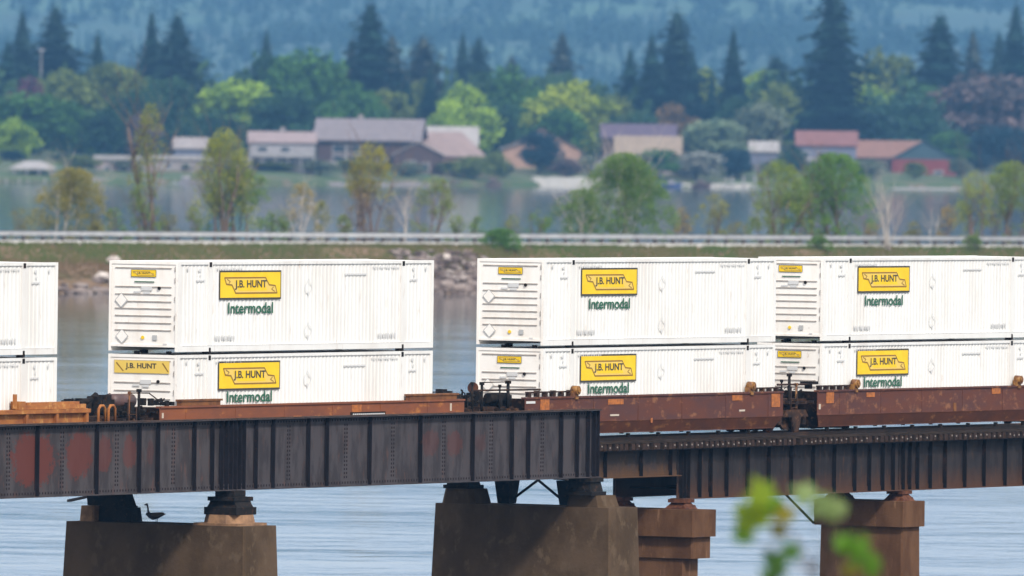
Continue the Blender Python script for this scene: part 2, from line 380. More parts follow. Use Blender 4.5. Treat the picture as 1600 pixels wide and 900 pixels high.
# grass on the slope: green towards the road, dry and brown lower down
def tufts(name,label,n_,ya,yb,m_,sd_,hh,bias):
    q=random.Random(sd_); mb=MB()
    for i in range(n_):
        x=q.uniform(XA,XB); y=yb+(ya-yb)*q.random()**bias+.7*nz2(x*.12,3,1); y=max(-7.2,min(-1.55,y)); z=1.2+(y+7.4)*.575
        h=q.uniform(.4,1)*hh; a=q.uniform(-.4,.4); P=cw(x,y,z); d=cd*q.uniform(.08,.22)
        mb.add([P-d,P+d,P+d*.4+cd*a*h+Vector((0,0,h))],[(0,1,2)])
    return tag(mb.build(name,m_),label,'grass',kind='stuff')
tufts('grass','green grass along the top of the causeway slope',15000,-4.6,-.9,mat('green_grass',(.085,.120,.030),.95,spec=.1,col2=(.13,.12,.045),scale=.15,trans=.2),7,.38,1.3)
tufts('dry_grass','dry reddish brown grass lower on the causeway slope',9000,-7.2,-4.0,mat('dry_grass_tufts',(.17,.105,.060),.95,spec=.1,col2=(.11,.095,.045),scale=.15,trans=.2),8,.30,1.0)
bmat=mat('pale_boulder',(.50,.44,.40),.9,col2=(.36,.30,.27),scale=1)
for (px,yl,z,r,lab) in ((177,-4.6,3.1,.75,'largest pale boulder on the grass slope above the second container stack'),
        (161,-7.2,1.6,.95,'pinkish boulder at the top of the riprap, touching the edge of a white container'),
        (697,-3.6,3.4,.8,'whitish boulder highest on the rocky bank in the wide gap between stacks'),
        (712,-5.2,2.4,.7,'round pale boulder in the middle of the rocky bank between two stacks'),
        (735,-4.6,2.8,.6,'light boulder on the rocky bank beside the left edge of the third stack')):
    mb=MB(); rockmesh(mb,(0,0,0),r,int(px),.8); o=mb.build('boulder',bmat); o.location=cw(cwx(px,yl),yl,z); tag(o,lab,'boulder','pale boulders on the causeway bank')
# ------------------------------------------------------------------ bridge
M['rivet']=mat('rivet_heads',(.018,.014,.016),.8,spec=.12)
RZ=6.35                                       # top of rail above the water
def girder_part(parent, v, u0, u1, zb, zt, m, name='girder', rivets=None):
    """web, two flanges and rivet heads, in the span's own axes; v<0 is the near side"""
    mb=MB(); s=-1 if v<0 else 1
    mb.box(u0,u1,v-.015,v+.015,zb+.03,zt-.03)
    mb.box(u0,u1,v-.24,v+.24,zt-.03,zt); mb.box(u0,u1,v-.24,v+.24,zb,zb+.03)
    for (za,zc) in ((zt-.20,zt-.031),(zb+.031,zb+.20)): mb.box(u0,u1,min(v+s*.017,v+s*.035),max(v+s*.017,v+s*.035),za,zc)
    if rivets:
        def rv(u,z,y):
            r=.036; mb.add([(u-r,y,z-r),(u+r,y,z-r),(u+r,y,z+r),(u-r,y,z+r),(u,y+s*.022,z)],[(0,1,4),(1,2,4),(2,3,4),(3,0,4)],1)
        y=v+s*.036
        u=u0+.1
        while u<u1-.05:
            rv(u,zt-.12,y); rv(u,zb+.12,y); u+=.17
        for (uu) in rivets:
            for du in (-.07,.07):
                z=zb+.3
                while z<zt-.28: rv(uu+du,z,v+s*.016); z+=.13
    return mb.build(name,[m,M['rivet']],parent)
def stiff(parent,v,us,zb,zt,m,out=.13):
    s=-1 if v<0 else 1; first=None
    for u in us:
        if first is None:
            mb=MB(); a,b=sorted((s*.037,s*(.037+out))); mb.box(-.012,.012,a,b,zb+.032,zt-.032); a,b=sorted((s*.0365,s*.052)); mb.box(-.05,.012,a,b,zb+.21,zt-.21)
            first=mb.build('stiffener',m,parent); o=first
        else: o=first.copy(); COL.objects.link(o); o.parent=parent
        o.location=(u,v,0)
ZG0,ZG1=5.13,7.40
gl=girder_mat('girder_paint_left',(.058,.050,.052),(.034,.029,.031),(.085,.044,.036),
   [(-10.85,6.30,1.25,.82,.95),(-8.15,6.40,.76,.74,.85),(-6.7,6.42,.50,.55,.65),(-5.15,6.45,.40,.50,.6),(-3.9,6.4,.2,.4,.3)])
gm=girder_mat('girder_paint_middle',(.054,.047,.051),(.031,.027,.030),(.080,.042,.034),
   [(13.6,6.45,.55,.45,.35),(15.2,6.4,.5,.4,.42),(16.9,6.4,.35,.3,.25)])
st_all=[-12.27,-10.7+.9,-7.23,-4.67,-3.55,-1.34,-.24]
st_all=[-13.2,-10.1+.0,-7.23,-4.67,-3.55,-1.34,-.24]
stm=mat('stiffener_shaded_paint',(.014,.012,.016),.8,spec=.12,col2=(.009,.008,.011),scale=2,col3=(.035,.02,.017),scale3=4,lo3=.6,hi3=.75)  # nearly black: shade on the obliquely seen stiffeners is put into the colour
stm2=mat('stiffener_shaded_dark',(.008,.007,.009),.8,spec=.12,col2=(.025,.013,.010),scale=2.5,lo_=.5,hi_=.7)  # right-hand spans: stiffener shade again put into the colour, plus rusty spots
FP=W(0,0,0)
def span(label,u0,u1,zb,zt,vv,gmat_,smat,us,riv,floor=True,name='girder_span'):
    g=tag(empty(name,W(0,0,0),PHI),label,'bridge span','steel spans of the railway bridge')
    girder_part(g,-vv,u0,u1,zb,zt,gmat_,rivets=riv); girder_part(g,vv,u0,u1,zb,zt,gmat_)
    stiff(g,-vv,us,zb,zt,smat); stiff(g,vv,us[::2],zb,zt,smat)
    return g
L1=span('left plate girder span with large red oxide patches on grey paint',-24,1.02,ZG0,ZG1,2.7,gl,stm,[-22,-19.2,-16.4,-13.6,-10.72,-7.23+.02,-4.67,-3.55,-1.34,-.24,.32,.62,.9],[-12.3,-9.15,-5.9,-2.5])
L2=span('middle plate girder span of dark grey steel between the two widest piers',1.08,24.62,ZG0,ZG1,2.7,gm,stm,[1.16,1.42,1.70,2.44,3.51,5.71,6.88,9.6,12.85,16.27,18.85,19.95,22.14,23.22,23.95,24.35,24.6],[4.6,8.2,11.2,14.5,17.6,21.0])
for g,u0,u1 in ((L1,-24,1.02),(L2,1.08,24.62)):
    mb=MB(); mb.box(u0,u1,-2.45,2.45,5.95,6.16)
    u=u0+.6
    while u<u1: mb.box(u-.12,u+.12,-2.6,2.6,5.25,5.94); u+=3.1
    mb.build('floor_system',M['black'],g)
    mb=MB(); mb.box(u0,u1,-2.93,-2.47,ZG1+.001,ZG1+.022); mb.build('cover_plate',M['blackrust'],g)
gr_=girder_mat('girder_paint_right',(.026,.022,.023),(.015,.013,.015),(.055,.028,.018),(),(4.15,5.0,(.085,.036,.017)))
gs_=girder_mat('girder_paint_short',(.022,.020,.023),(.034,.022,.015),(.075,.038,.019),(),(5.0,5.5,(.10,.048,.020)))
S1=span('short shallow girder span with a rusty lower edge between two piers',24.85,32.85,5.0,5.93,1.2,gs_,stm2,[25.2,27.79,30.26,32.3],[])
stR=[33.06,33.3,33.56,34.37,35.14,36.27,37.77,39.28,40.89,42.47,44.01,45.51,46.59,47.58,48.35]
S2=span('deep dark girder span on the right, standing on the two red brown piers',32.92,48.86,4.2,5.93,1.2,gr_,stm2,stR,[])
S3=span('rightmost deep girder span that runs out of the picture',48.94,66,4.2,5.93,1.2,gr_,stm2,[49.1,49.58,50.16,51.12,52.23,53.73,55.19,56.8,58.28,59.8,61.4,63],[])
# ties, guard timber and walkway on the right-hand spans
mb=MB(); mb.box(-.11,.11,-1.62,1.62,5.935,6.165); tie0=mb.build('tie',M['wood'],S1); tie0.location=(25.0,0,0)
mb=MB(); mb.box(-.105,.105,-1.632,-1.621,5.95,6.15); e0=mb.build('tie_end',M['tieend'],tie0)
mb=MB(); mb.tube([(0,-1.633,6.07),(0,-1.655,6.07)],.032,6); w0=mb.build('washer',M['bolt'],tie0)
u=25.0+.37; k=0; q=random.Random(3)
while u<65.6:
    par=S1 if u<32.85 else S2 if u<48.9 else S3
    c=tie0.copy(); COL.objects.link(c); c.parent=par; c.location=(u+q.uniform(-.02,.02),q.uniform(-.04,.04),q.uniform(-.004,.0))
    c2=e0.copy(); COL.objects.link(c2); c2.parent=c
    if q.random()<.72: c2=w0.copy(); COL.objects.link(c2); c2.parent=c; c2.location=(q.uniform(-.05,.05),0,q.uniform(-.05,.04))
    u+=.37; k+=1
for g,u0,u1 in ((S1,24.9,32.87),(S2,32.9,48.88),(S3,48.92,65.8)):
    for s in (-1,1):
        mb=MB(); mb.box(u0,u1,min(s*1.35,s*1.6),max(s*1.35,s*1.6),6.167,6.255); mb.build('guard_timber',M['wood'],g)
    mb=MB()
    if u0>30:
        uu=u0+1
        while uu<u1-1: mb.box(uu,uu+.05,-1.2,1.2,4.5,4.56); mb.tube([(uu,-1.15,4.5),(uu+2.5,1.15,4.5)],.05,5); mb.tube([(uu,-1.15,5.7),(uu+2.5,1.15,5.7)],.05,5); uu+=2.6
        mb.build('cross_bracing',M['black'],g)
for s,lab in ((-1,'near rail of the track, running the length of the bridge'),(1,'far rail of the track, running the length of the bridge')):
    mb=MB(); y=s*.755; mb.box(-24,66,y-.07,y+.07,6.168,6.19); mb.box(-24,66,y-.012,y+.012,6.19,6.31); mb.box(-24,66,y-.037,y+.037,6.31,RZ)
    tag(mb.build('rail',M['rail'],loc=W(0,0,0),rotz=PHI),lab,'rail','rails of the track')
# the end frame under the short span on the second pier
for v in (-1.2,1.2): mb=MB(); mb.frus((25.25,25.75,v-.22,v+.22),4.145,(25.15,25.85,v-.3,v+.3),4.97); mb.build('bearing_leg',M['black'],S1)
mb=MB(); mb.tube([(25.5,-.95,4.3),(25.5,0,4.95)],.05,5); mb.tube([(25.5,.95,4.3),(25.5,0,4.95)],.05,5); mb.build('brace',M['black'],S1)
def bearing(parent,u,v,zb,zt,kind=0):
    b=MB()
    if kind==0:
        b.box(u-.62,u+.62,v-.6,v+.6,zb+.002,zb+.24)
        b.frus((u-.52,u+.52,v-.55,v+.55),zb+.24,(u-.40,u+.40,v-.45,v+.45),zt-.30); b.box(u-.58,u+.58,v-.50,v+.50,zt-.33,zt-.20); b.box(u-.36,u+.36,v-.35,v+.35,zt-.20,zt-.002)
        for s in (-1,1):
            for t in (-1,1): b.poly([(u+s*.5,v+t*.5,zb+.24),(u+s*.5,v+t*.42,zt-.33),(u+s*.3,v+t*.42,zt-.33),(u+s*.3,v+t*.5,zb+.24)],(0,t*.03,0))
        for i in range(-2,3): b.tube([(u+i*.13,v-.32,zt-.2),(u+i*.13,v-.32,zt-.05)],.035,6)
    elif kind==2:
        b.box(u-.5,u+.5,v-.5,v+.5,zb+.001,zb+.12); b.frus((u-.42,u+.42,v-.42,v+.42),zb+.121,(u-.36,u+.36,v-.36,v+.36),zt-.14); b.box(u-.45,u+.45,v-.42,v+.42,zt-.139,zt-.002)
        for i in range(-2,3): b.tube([(u-.44,v+i*.16,zb+.2),(u+.44,v+i*.16,zb+.2)],.04,6)
    else:
        b.frus((u-.42,u+.42,v-.42,v+.42),zb,(u-.22,u+.22,v-.26,v+.26),zt-.12); b.box(u-.36,u+.36,v-.32,v+.32,zt-.12,zt-.002)
        b.tube([(u-.4,v-.3,zb+.08),(u+.4,v-.3,zb+.08)],.06,6)
    return b.build('bearing',M['rustdark'] if kind==1 else M['black'],parent)
M['rustdark']=mat('rusty_bearing',(.055,.022,.015),.85,spec=.12,col2=(.13,.05,.025),scale=4,col3=(.03,.02,.02),scale3=5)
bearing(L2,1.05,-2.7,4.36,ZG0); bearing(L2,24.1,-2.65,4.545,ZG0,2); bearing(L2,24.3,2.2,4.645,ZG0,2)
bearing(S2,33.25,-1.2,3.87,4.2,1); bearing(S2,33.25,1.2,3.87,4.2,1); bearing(S3,49.0,-1.2,3.84,4.2,1); bearing(S3,49.0,1.2,3.84,4.2,1)
def pier(label,group='concrete piers of the railway bridge'):
    return tag(empty('bridge_pier',W(0,0,0),PHI),label,'bridge pier',group)
def chamfer_prism(mb,a,za,b,zb_,ch=.12,mi=0):
    """rectangular shaft with small cut corners"""
    def ring(r,z,c): x0,x1,y0,y1=r; return [(x0+c,y0,z),(x1-c,y0,z),(x1,y0+c,z),(x1,y1-c,z),(x1-c,y1,z),(x0+c,y1,z),(x0,y1-c,z),(x0,y0+c,z)]
    A=ring(a,za,ch); B=ring(b,zb_,ch); mb.add(A+B,[tuple(range(8))[::-1],tuple(range(8,16))]+[(i,(i+1)%8,(i+1)%8+8,i+8) for i in range(8)],mi)
P1=pier('leftmost brown concrete pier, the one with a goose on top')
mb=MB(); chamfer_prism(mb,(-.28,2.38,-4.05,3.12),-4.0,(.05,2.05,-3.84,2.85),4.02,.05); mb.build('shaft',M['concrete'],P1)
mb=MB(); chamfer_prism(mb,(.30,1.9,-3.35,-1.95),4.021,(.36,1.84,-3.3,-2.0),4.36,.35); mb.box(.2,2.0,-3.5,-1.85,4.02,4.10); mb.build('bearing_block',M['concretecap'],P1)
mb=MB(); chamfer_prism(mb,(.45,1.5,2.05,2.60),4.021,(.48,1.47,2.08,2.57),4.52,.06); mb.build('bearing_block',M['concretecap'],P1)
mb=MB(); mb.frus((.75,1.5,.85,2.04),4.021,(.8,1.45,.9,2.04),4.48); mb.frus((.8,1.45,1.05,2.5),4.53,(.8,1.45,1.3,2.55),5.12); mb.box(.8,1.45,1.0,2.04,4.481,4.529); mb.build('bearing_shoe',M['black'],P1)
mb=MB(); mb.poly([(0,3.4,4.60),(0,2.2,4.86),(0,2.2,4.92),(0,3.4,4.68)],(.25,0,0)); 
tag(mb.build('plank',M['plank'],loc=W(1.0,0,0),rotz=PHI),'weathered plank jutting out to the left under the girder of the first pier','plank')
P2=pier('second concrete pier, carrying a diagonal brace and the end of the tall girder')
mb=MB(); chamfer_prism(mb,(23.52,26.0,-3.98,3.26),-4.0,(23.8,25.72,-3.75,3.02),4.14,.05); mb.build('shaft',M['concrete'],P2)
for (v0,v1,ht) in ((1.55,2.85,.50),(-3.4,-1.95,.40)):
    mb=MB(); chamfer_prism(mb,(23.86,25.2,v0,v1),4.141,(23.9,25.1,v0+.1,v1-.1),4.14+ht,.15); mb.build('bearing_block',M['concrete'],P2)
P3=pier('narrow rust stained pier just right of the second pier, with a two stepped cap')
mb=MB(); chamfer_prism(mb,(32.5,33.55,-1.75,1.75),-4.0,(32.5,33.55,-1.75,1.75),2.94,.06); mb.build('shaft',M['redpier'],P3)
mb=MB(); chamfer_prism(mb,(32.2,33.82,-2.27,2.0),2.94,(32.2,33.82,-2.27,2.0),3.86,.04); mb.build('cap',M['redpier'],P3)
mb=MB(); chamfer_prism(mb,(32.42,33.72,-2.12,1.9),2.2,(32.42,33.72,-2.12,1.9),2.939,.05); mb.build('corbel',M['redpier'],P3)
P4=pier('rightmost reddish brown pier with a single thick cap')
mb=MB(); chamfer_prism(mb,(48.15,49.65,-1.82,1.60),-4.0,(48.25,49.55,-1.75,1.54),2.93,.06); mb.build('shaft',M['redpier'],P4)
mb=MB(); chamfer_prism(mb,(48.08,49.68,-1.88,1.72),2.94,(48.08,49.68,-1.88,1.72),3.84,.04); mb.build('cap',M['redpier'],P4)
mb=MB(); mb.tube([(47.9,1.6,3.0),(46.9,2.3,4.1)],.05,5); mb.build('brace',M['black'],P4)
# goose on the first pier
mb=MB()
mb.tube([(0,.36,.30),(0,.26,.24),(0,.12,.22),(0,-.05,.25),(0,-.20,.30),(0,-.28,.34)][::-1],[.02,.05,.09,.115,.09,.015][::-1] if 0 else [.012,.06,.105,.125,.075,.045],10)
mb.tube([(0,.22,.27),(0,.30,.36),(0,.315,.48),(0,.335,.56)],[.055,.034,.026,.03],8)
mb.tube([(0,.315,.565),(0,.35,.59),(0,.40,.58),(0,.465,.565)],[.028,.040,.030,.008],8)
for s in (-.04,.04): mb.tube([(s,-.02,.16),(s,-.02,0)],.011,5); mb.box(s-.03,s+.03,-.03,.07,0,.012)
gs=mb.build('goose',M['bird'],loc=W(.75,-.12,4.02),rotz=PHI); tag(gs,'dark goose standing on the leftmost pier with its neck up','goose')
mb=MB(); mb.tube([(.10,-.30,.30),(.115,-.1,.27),(.11,.1,.27)],[.01,.075,.04],8); mb.tube([(-.10,-.30,.30),(-.115,-.1,.27),(-.11,.1,.27)],[.01,.075,.04],8); mb.build('wing',M['feather'],gs)
# ------------------------------------------------------------------ train
CL,CWD,CH=16.15,2.59,2.88
def side_sign(mb, f, w, h):
    """yellow panel with dark edge, scroll emblem and lettering; f(x,y,d) maps panel metres and depth to a point"""
    def rect(x0,x1,y0,y1,d,mi): mb.add([f(x0,y0,d),f(x1,y0,d),f(x1,y1,d),f(x0,y1,d)],[(0,1,2,3)],mi)
    def line(pts,wd,d,mi):
        for (a,b) in zip(pts,pts[1:]):
            a=Vector(a); b=Vector(b); t=(b-a).normalized()*wd*.5; n_=Vector((-t.y,t.x)); a2=a-t*.6; b2=b+t*.6
            mb.add([f(*(a2-n_),d),f(*(b2-n_),d),f(*(b2+n_),d),f(*(a2+n_),d)],[(0,1,2,3)],mi)
    e=.035*h/.9
    rect(0,w,0,h,.004,1); rect(e*1.5,w-e*1.5,e*1.6,h-e*1.6,.008,0)
    X=lambda a:a*w; Y=lambda a:a*h
    sc=[(.08,.75),(.74,.75),(.80,.50),(.90,.47),(.93,.22),(.26,.22),(.20,.50),(.11,.53),(.08,.75)]
    P=[(X(a),Y(b)) for a,b in sc]
    mb.add([f(X(a),Y(b),.011) for a,b in [(.09,.74),(.735,.74),(.80,.49),(.90,.46),(.92,.23),(.265,.23),(.205,.49),(.115,.53)]],[(0,1,2,3,4,5,6,7)],3)
    mb.add([f(X(a),Y(b),.013) for a,b in [(.24,.67),(.70,.67),(.77,.30),(.31,.30)]],[(0,1,2,3)],0)
    line(P,.050*h,.015,2)
    line([(X(.12),Y(.70)),(X(.17),Y(.62)),(X(.15),Y(.56))],.035*h,.016,2); line([(X(.89),Y(.27)),(X(.84),Y(.35)),(X(.87),Y(.42))],.035*h,.016,2)
    put_text(mb,'J.B. HUNT',lambda a,b:f(X(.245+.515*a),Y(.33+.335*b),.018),1,.03)
def make_container(big_banner=False):
    root=empty('shipping_container',(0,0,0),PHI); H=CH; hw=CWD/2; L=CL
    # body: corrugated sides, ribbed end, roof and floor rails
    b=MB()
    b.box(.05,L-.05,-hw+.05,hw-.05,.14,H-.055)
    for s in (-1,1):
        def yy(a): return s*a
        def bx(x0,x1,a,c,z0,z1,mi=0): y0,y1=sorted((s*a,s*c)); b.box(x0,x1,y0,y1,z0,z1,mi)
        bx(.0,L,hw-.10,hw,0,.20); bx(.0,L,hw-.10,hw,H-.10,H)               # rails
        bx(.0,.16,hw-.1,hw,.201,H-.101); bx(L-.16,L,hw-.1,hw,.201,H-.101)      # corner posts
        for xx in (1.98,L-1.98): bx(xx-.13,xx+.13,hw-.1,hw,.201,H-.101)
        x=.20
        while x<L-.24:                                                       # ribs
            if abs(x-1.98)>.22 and abs(x-L+1.98)>.22:
                y0=s*(hw-.05); y1=s*(hw-.026)
                vs_=[(x-.055,y0,.201),(x-.03,y1,.201),(x+.03,y1,.201),(x+.055,y0,.201),(x-.055,y0,H-.101),(x-.03,y1,H-.101),(x+.03,y1,H-.101),(x+.055,y0,H-.101)]
                b.add(vs_,[(0,1,5,4),(1,2,6,5),(2,3,7,6)] if s<0 else [(4,5,1,0),(5,6,2,1),(6,7,3,2)],0)
            x+=.232
        x=.3
        while x<L-.2: bx(x,x+.03,hw+.0005,hw+.006,H-.085,H-.06,2); x+=.33       # rivets of the top rail
        bx(.3,L-.3,hw+.0005,hw+.008,.185,.196,2)
    b.box(.04,L-.04,-hw+.06,hw-.06,H-.054,H-.012)
    body=b.build('body',[M['white'],M['whitex'],M['lightgrey']],root)
    e=MB()
    e.box(-.004,.045,-hw+.1,hw-.1,.14,.22,0); e.box(.018,.045,-hw+.1,hw-.1,.22,H-.1,0)
    e.box(-.004,.045,-hw+.1,hw-.1,H-.1,H-.005,0)
    for s in (-1,1): y0,y1=sorted((s*(hw-.1),s*(hw-.012))); e.box(-.005,.03,y0,y1,.0,H-.005,0)
    bars=[2.66,2.06,1.82,1.59,1.365,1.135,.905,.675]
    if big_banner: bars=[2.68,1.98,1.72,1.46,1.2,.94,.68]
    for z in bars: e.box(-.006,.02,-1.04,1.06,z-.017,z+.017,1)
    for z in (.7,1.0,1.6,2.2,2.55): e.box(-.013,.02,-1.185,-1.165,z,z+.16,1)     # hinges beside the near edge
    end=e.build('end_wall',[M['whitex'],M['barline']],root)
    o=MB(); o.box(L-.045,L+.004,-hw+.1,hw-.1,.14,H-.01,0)
    for k in range(9): y=-1.0+k*.25; o.box(L+.004,L+.02,y-.04,y+.04,.2,H-.15,0)
    o.build('door',[M['whitex']],root)
    # castings at the corners of the forty foot frame, and the locking cones under them
    c=MB(); c.box(-.085,.085,-.01,.08,-.09,.09); first=None
    spots=[(1.98,-hw-.003,H-.10,0),(L-1.98,-hw-.003,H-.10,0),(1.98,hw+.003,H-.10,math.pi),(L-1.98,hw+.003,H-.10,math.pi),(1.98,-hw-.003,.02,0),(L-1.98,-hw-.003,.02,0),(1.98,hw+.003,.02,math.pi),(L-1.98,hw+.003,.02,math.pi)]
    for (x,y,z,a) in spots:
        if first is None: q_=c.build('corner_casting',M['black'],root); first=q_
        else: q_=first.copy(); COL.objects.link(q_); q_.parent=root
        q_.location=(x,y,z); q_.rotation_euler=(0,0,a); q_.scale=(.8,1,.85) if z>1 else (.6,1,1.15)
    k=MB()
    for x in (1.98,L-1.98):
        for y in (-hw+.15,hw-.15): k.box(x-.09,x+.09,y-.08,y+.08,-.099,.01)
    for y in (-.9,.3): k.box(.15,.3,y,y+.12,-.099,.01)
    k.build('locking_cone',M['black'],root)
    # signs
    w,h=3.85,.93
    for s in (-1,1):
        if s<0: f=lambda x,y,d:(2.52+x,-hw-d,1.655+y); g=lambda a,b_:(3.08+2.8*a,-hw-.005,1.20+.36*b_)
        else: f=lambda x,y,d:(L-2.52-x,hw+d,1.655+y); g=lambda a,b_:(L-3.08-2.8*a,hw+.005,1.20+.36*b_)
        m_=MB(); side_sign(m_,f,w,h); m_.build('side_sign',[M['yellow'],M['signdark'],M['gold'],M['goldpale']],root)
        m_=MB(); put_text(m_,'Intermodal',g,0,.02); m_.build('lettering',M['green'],root)
    # small stencils and placard diamonds on the near side
    m_=MB(); y=-hw-.004
    def txt(s_,x0,x1,z0,z1): put_text(m_,s_,lambda a,b_:(x0+(x1-x0)*a,y,z0+(z1-z0)*b_),0,0)
    for (x0,x1,z0,z1) in ((2.25,3.5,.36,.52),(12.6,13.7,.36,.52),(2.4,3.9,2.60,2.69),(12.2,13.8,2.62,2.70)):
        xx=x0                                                   # worn stencil marks, too faint to read in the photograph
        j=0
        while xx<x1:
            ww=.06+.07*((j*37)%5)/5; m_.add([(xx,y,z0),(xx+ww,y,z0),(xx+ww,y,z1-.03*((j*13)%3)),(xx,y,z1)],[(0,1,2,3)],0); xx+=ww+.06; j+=1
    for (cx,cz) in ((8.1,2.03),(8.1,.62)):
        r=.24; pts=[(cx-r,cz),(cx,cz-r*1.1),(cx+r,cz),(cx,cz+r*1.1)]
        for (a,b_) in zip(pts,pts[1:]+pts[:1]):
            a=Vector(a); b_=Vector(b_); t=(b_-a).normalized()*.014; n_=Vector((-t.y,t.x))
            m_.add([(a.x-n_.x,y,a.y-n_.y),(b_.x-n_.x,y,b_.y-n_.y),(b_.x+n_.x,y,b_.y+n_.y),(a.x+n_.x,y,a.y+n_.y)],[(0,1,2,3)],0)
        m_.box(cx-.06,cx+.03,y-.002,y,cz-r*.9,cz-r*.6,0)
    for (x0,z0,ww,hh) in ((1.25,2.55,.16,.09),(1.32,2.40,.08,.06),(1.1,2.25,.55,.05),(.55,2.58,.07,.12),(14.75,2.55,.16,.09),(14.85,2.38,.08,.06),(14.6,2.22,.5,.05),(15.6,2.55,.07,.12),(10.4,2.42,1.4,.05)):
        m_.box(x0,x0+ww,y-.002,y,z0,z0+hh,0)
    m_.build('stencil',M['lightgrey'],root)
    # signs of the end wall
    m_=MB()
    if big_banner:
        fe=lambda x,z,d:(-.008-d,1.05-x,2.28+z)
        def rect(x0,x1,z0,z1,d,mi): m_.add([fe(x1,z0,d),fe(x0,z0,d),fe(x0,z1,d),fe(x1,z1,d)],[(0,3,2,1)],mi)
        rect(0,2.06,0,.40,.006,3); put_text(m_,'J.B. HUNT',lambda a,b_:fe(.42+1.16*a,.10+.22*b_,.010),1,.03)
        for (x0,x1) in ((.05,.32),(1.78,2.0)):
            m_.add([fe(x0,.32,.010),fe(x0+.05,.34,.010),fe(x1+.04,.06,.010),fe(x1,.05,.010)],[(0,1,2,3)],2)
    else:
        fe=lambda x,z,d:(-.008-d,.47-x,2.37+z)
        side_sign(m_,lambda x,z,d:fe(x,z,d*.5),.94,.235)
        m_.box(-.012,-.006,-.40,.34,2.20,2.235,4)
    m_.build('end_sign',[M['yellow'],M['signdark'],M['gold'],M['goldpale'],M['green']],root)
    m_=MB(); m_.tube([(-.03,-.59,2.02),(.01,-.59,2.02)],.055,8,0)
    m_.box(-.014,-.006,-.33,.08,1.94,2.07,1); m_.box(-.014,-.006,.10,.36,1.86,1.92,1); m_.box(-.014,-.006,-.25,0.0,1.83,1.91,1)
    if not big_banner:
        m_.tube([(-.016,.01,.44),(.01,.01,.44)],.06,8,2); m_.box(-.014,-.006,-.53,-.36,.36,.52,3)
        m_.box(-.014,-.006,-.9,-.75,.22,.26,1)
    m_.build('decal',[M['black'],M['lightgrey'],M['yellow'],M['grey']],root)
    if not big_banner:
        m_=MB()
        for (cy,cz) in ((.82,1.62),(.78,.47)):
            r=.23; pts=[(cy-r,cz),(cy,cz-r),(cy+r,cz),(cy,cz+r)]
            m_.add([(-.016,a,c_) for a,c_ in pts],[(0,1,2,3)],1)
            for i,(a,b_) in enumerate(zip(pts,pts[1:]+pts[:1])):
                a=Vector(a); b_=Vector(b_); t=(b_-a).normalized()*(.022 if i==(0) else .010); n_=Vector((-t.y,t.x))
                m_.add([(-.018,a.x-n_.x,a.y-n_.y),(-.018,b_.x-n_.x,b_.y-n_.y),(-.018,b_.x+n_.x,b_.y+n_.y),(-.018,a.x+n_.x,a.y+n_.y)],[(0,1,2,3)],0)
        m_.build('placard_holder',[M['grey'],M['whitex']],root)
    return root
S=[-23.385,0.0,23.463,43.014]
prot=make_container(); protb=make_container(True)
ZU,ZL=9.52,6.54
clabels=[('white container cut by the left picture edge, upper of its stack','white container cut by the left picture edge, lower of its stack'),
 ('upper white container whose end wall borders the leftmost water gap','lower white container with a wide yellow banner across its end wall'),
 ('upper white container just right of the rocky bank gap, its end wall fully seen','lower white container standing behind the railings in the middle of the train'),
 ('upper white container at the right edge, no diamond placards on its end wall','lower white container at the right edge, standing in the rightmost well car')]
used=[0,0]
for i,s in enumerate(S):
    for j,z in enumerate((ZU,ZL)):
        big=(i==1 and j==1)
        if big: o=protb
        elif not used[0]: o=prot; used[0]=1
        else: o=copy_tree(prot)
        o.location=W(s,0,z); tag(o,clabels[i][j],'shipping container','double stacked containers on the train')
        if j==1:
            for ch in o.children:
                if ch.name.startswith('side_sign'): ch.location.z+=.07
                if ch.name.startswith('lettering'): ch.location.z+=.13
        if i==3 and j==0:
            for ch in list(o.children):
                if ch.name.startswith('placard_holder'): bpy.data.objects.remove(ch)

def wheelset(parent,u,name='wheel'):
    for s in (-1,1):
        b=MB(); b.tube([(u,s*.68,.42),(u,s*.80,.42)],.42,28); b.tube([(u,s*.80,.42),(u,s*.83,.42)],[.36,.34],24); b.tube([(u,s*.83,.42),(u,s*.95,.42)],.12,12)
        b.build('wheel',M['rustdark'],parent)
    b=MB(); b.tube([(u,-.7,.42),(u,.7,.42)],.085,8); b.build('axle',M['black'],parent)
def truck(parent,uc):
    t=MB()
    for s in (-1,1):
        y0=s*1.02; d=(0,s*.12,0)
        t.poly([(uc-1.12,y0,.52),(uc-1.12,y0,.30),(uc-.72,y0,.30),(uc-.45,y0,.10),(uc+.45,y0,.10),(uc+.72,y0,.30),(uc+1.12,y0,.30),(uc+1.12,y0,.52),(uc+.5,y0,.78),(uc-.5,y0,.78)],d)
        for k in (-1,0,1): t.tube([(uc+k*.14,s*1.09,.12),(uc+k*.14,s*1.09,.7)],.06,8)
        for k in (-1,1): t.box(uc+k*.89-.14,uc+k*.89+.14,min(s*1.0,s*1.2),max(s*1.0,s*1.2),.28,.56)
    t.box(uc-.22,uc+.22,-1.1,1.1,.5,.86)
    o=t.build('truck_frame',M['blackrust'],parent)
    wheelset(o,uc-.89); wheelset(o,uc+.89)
    return o
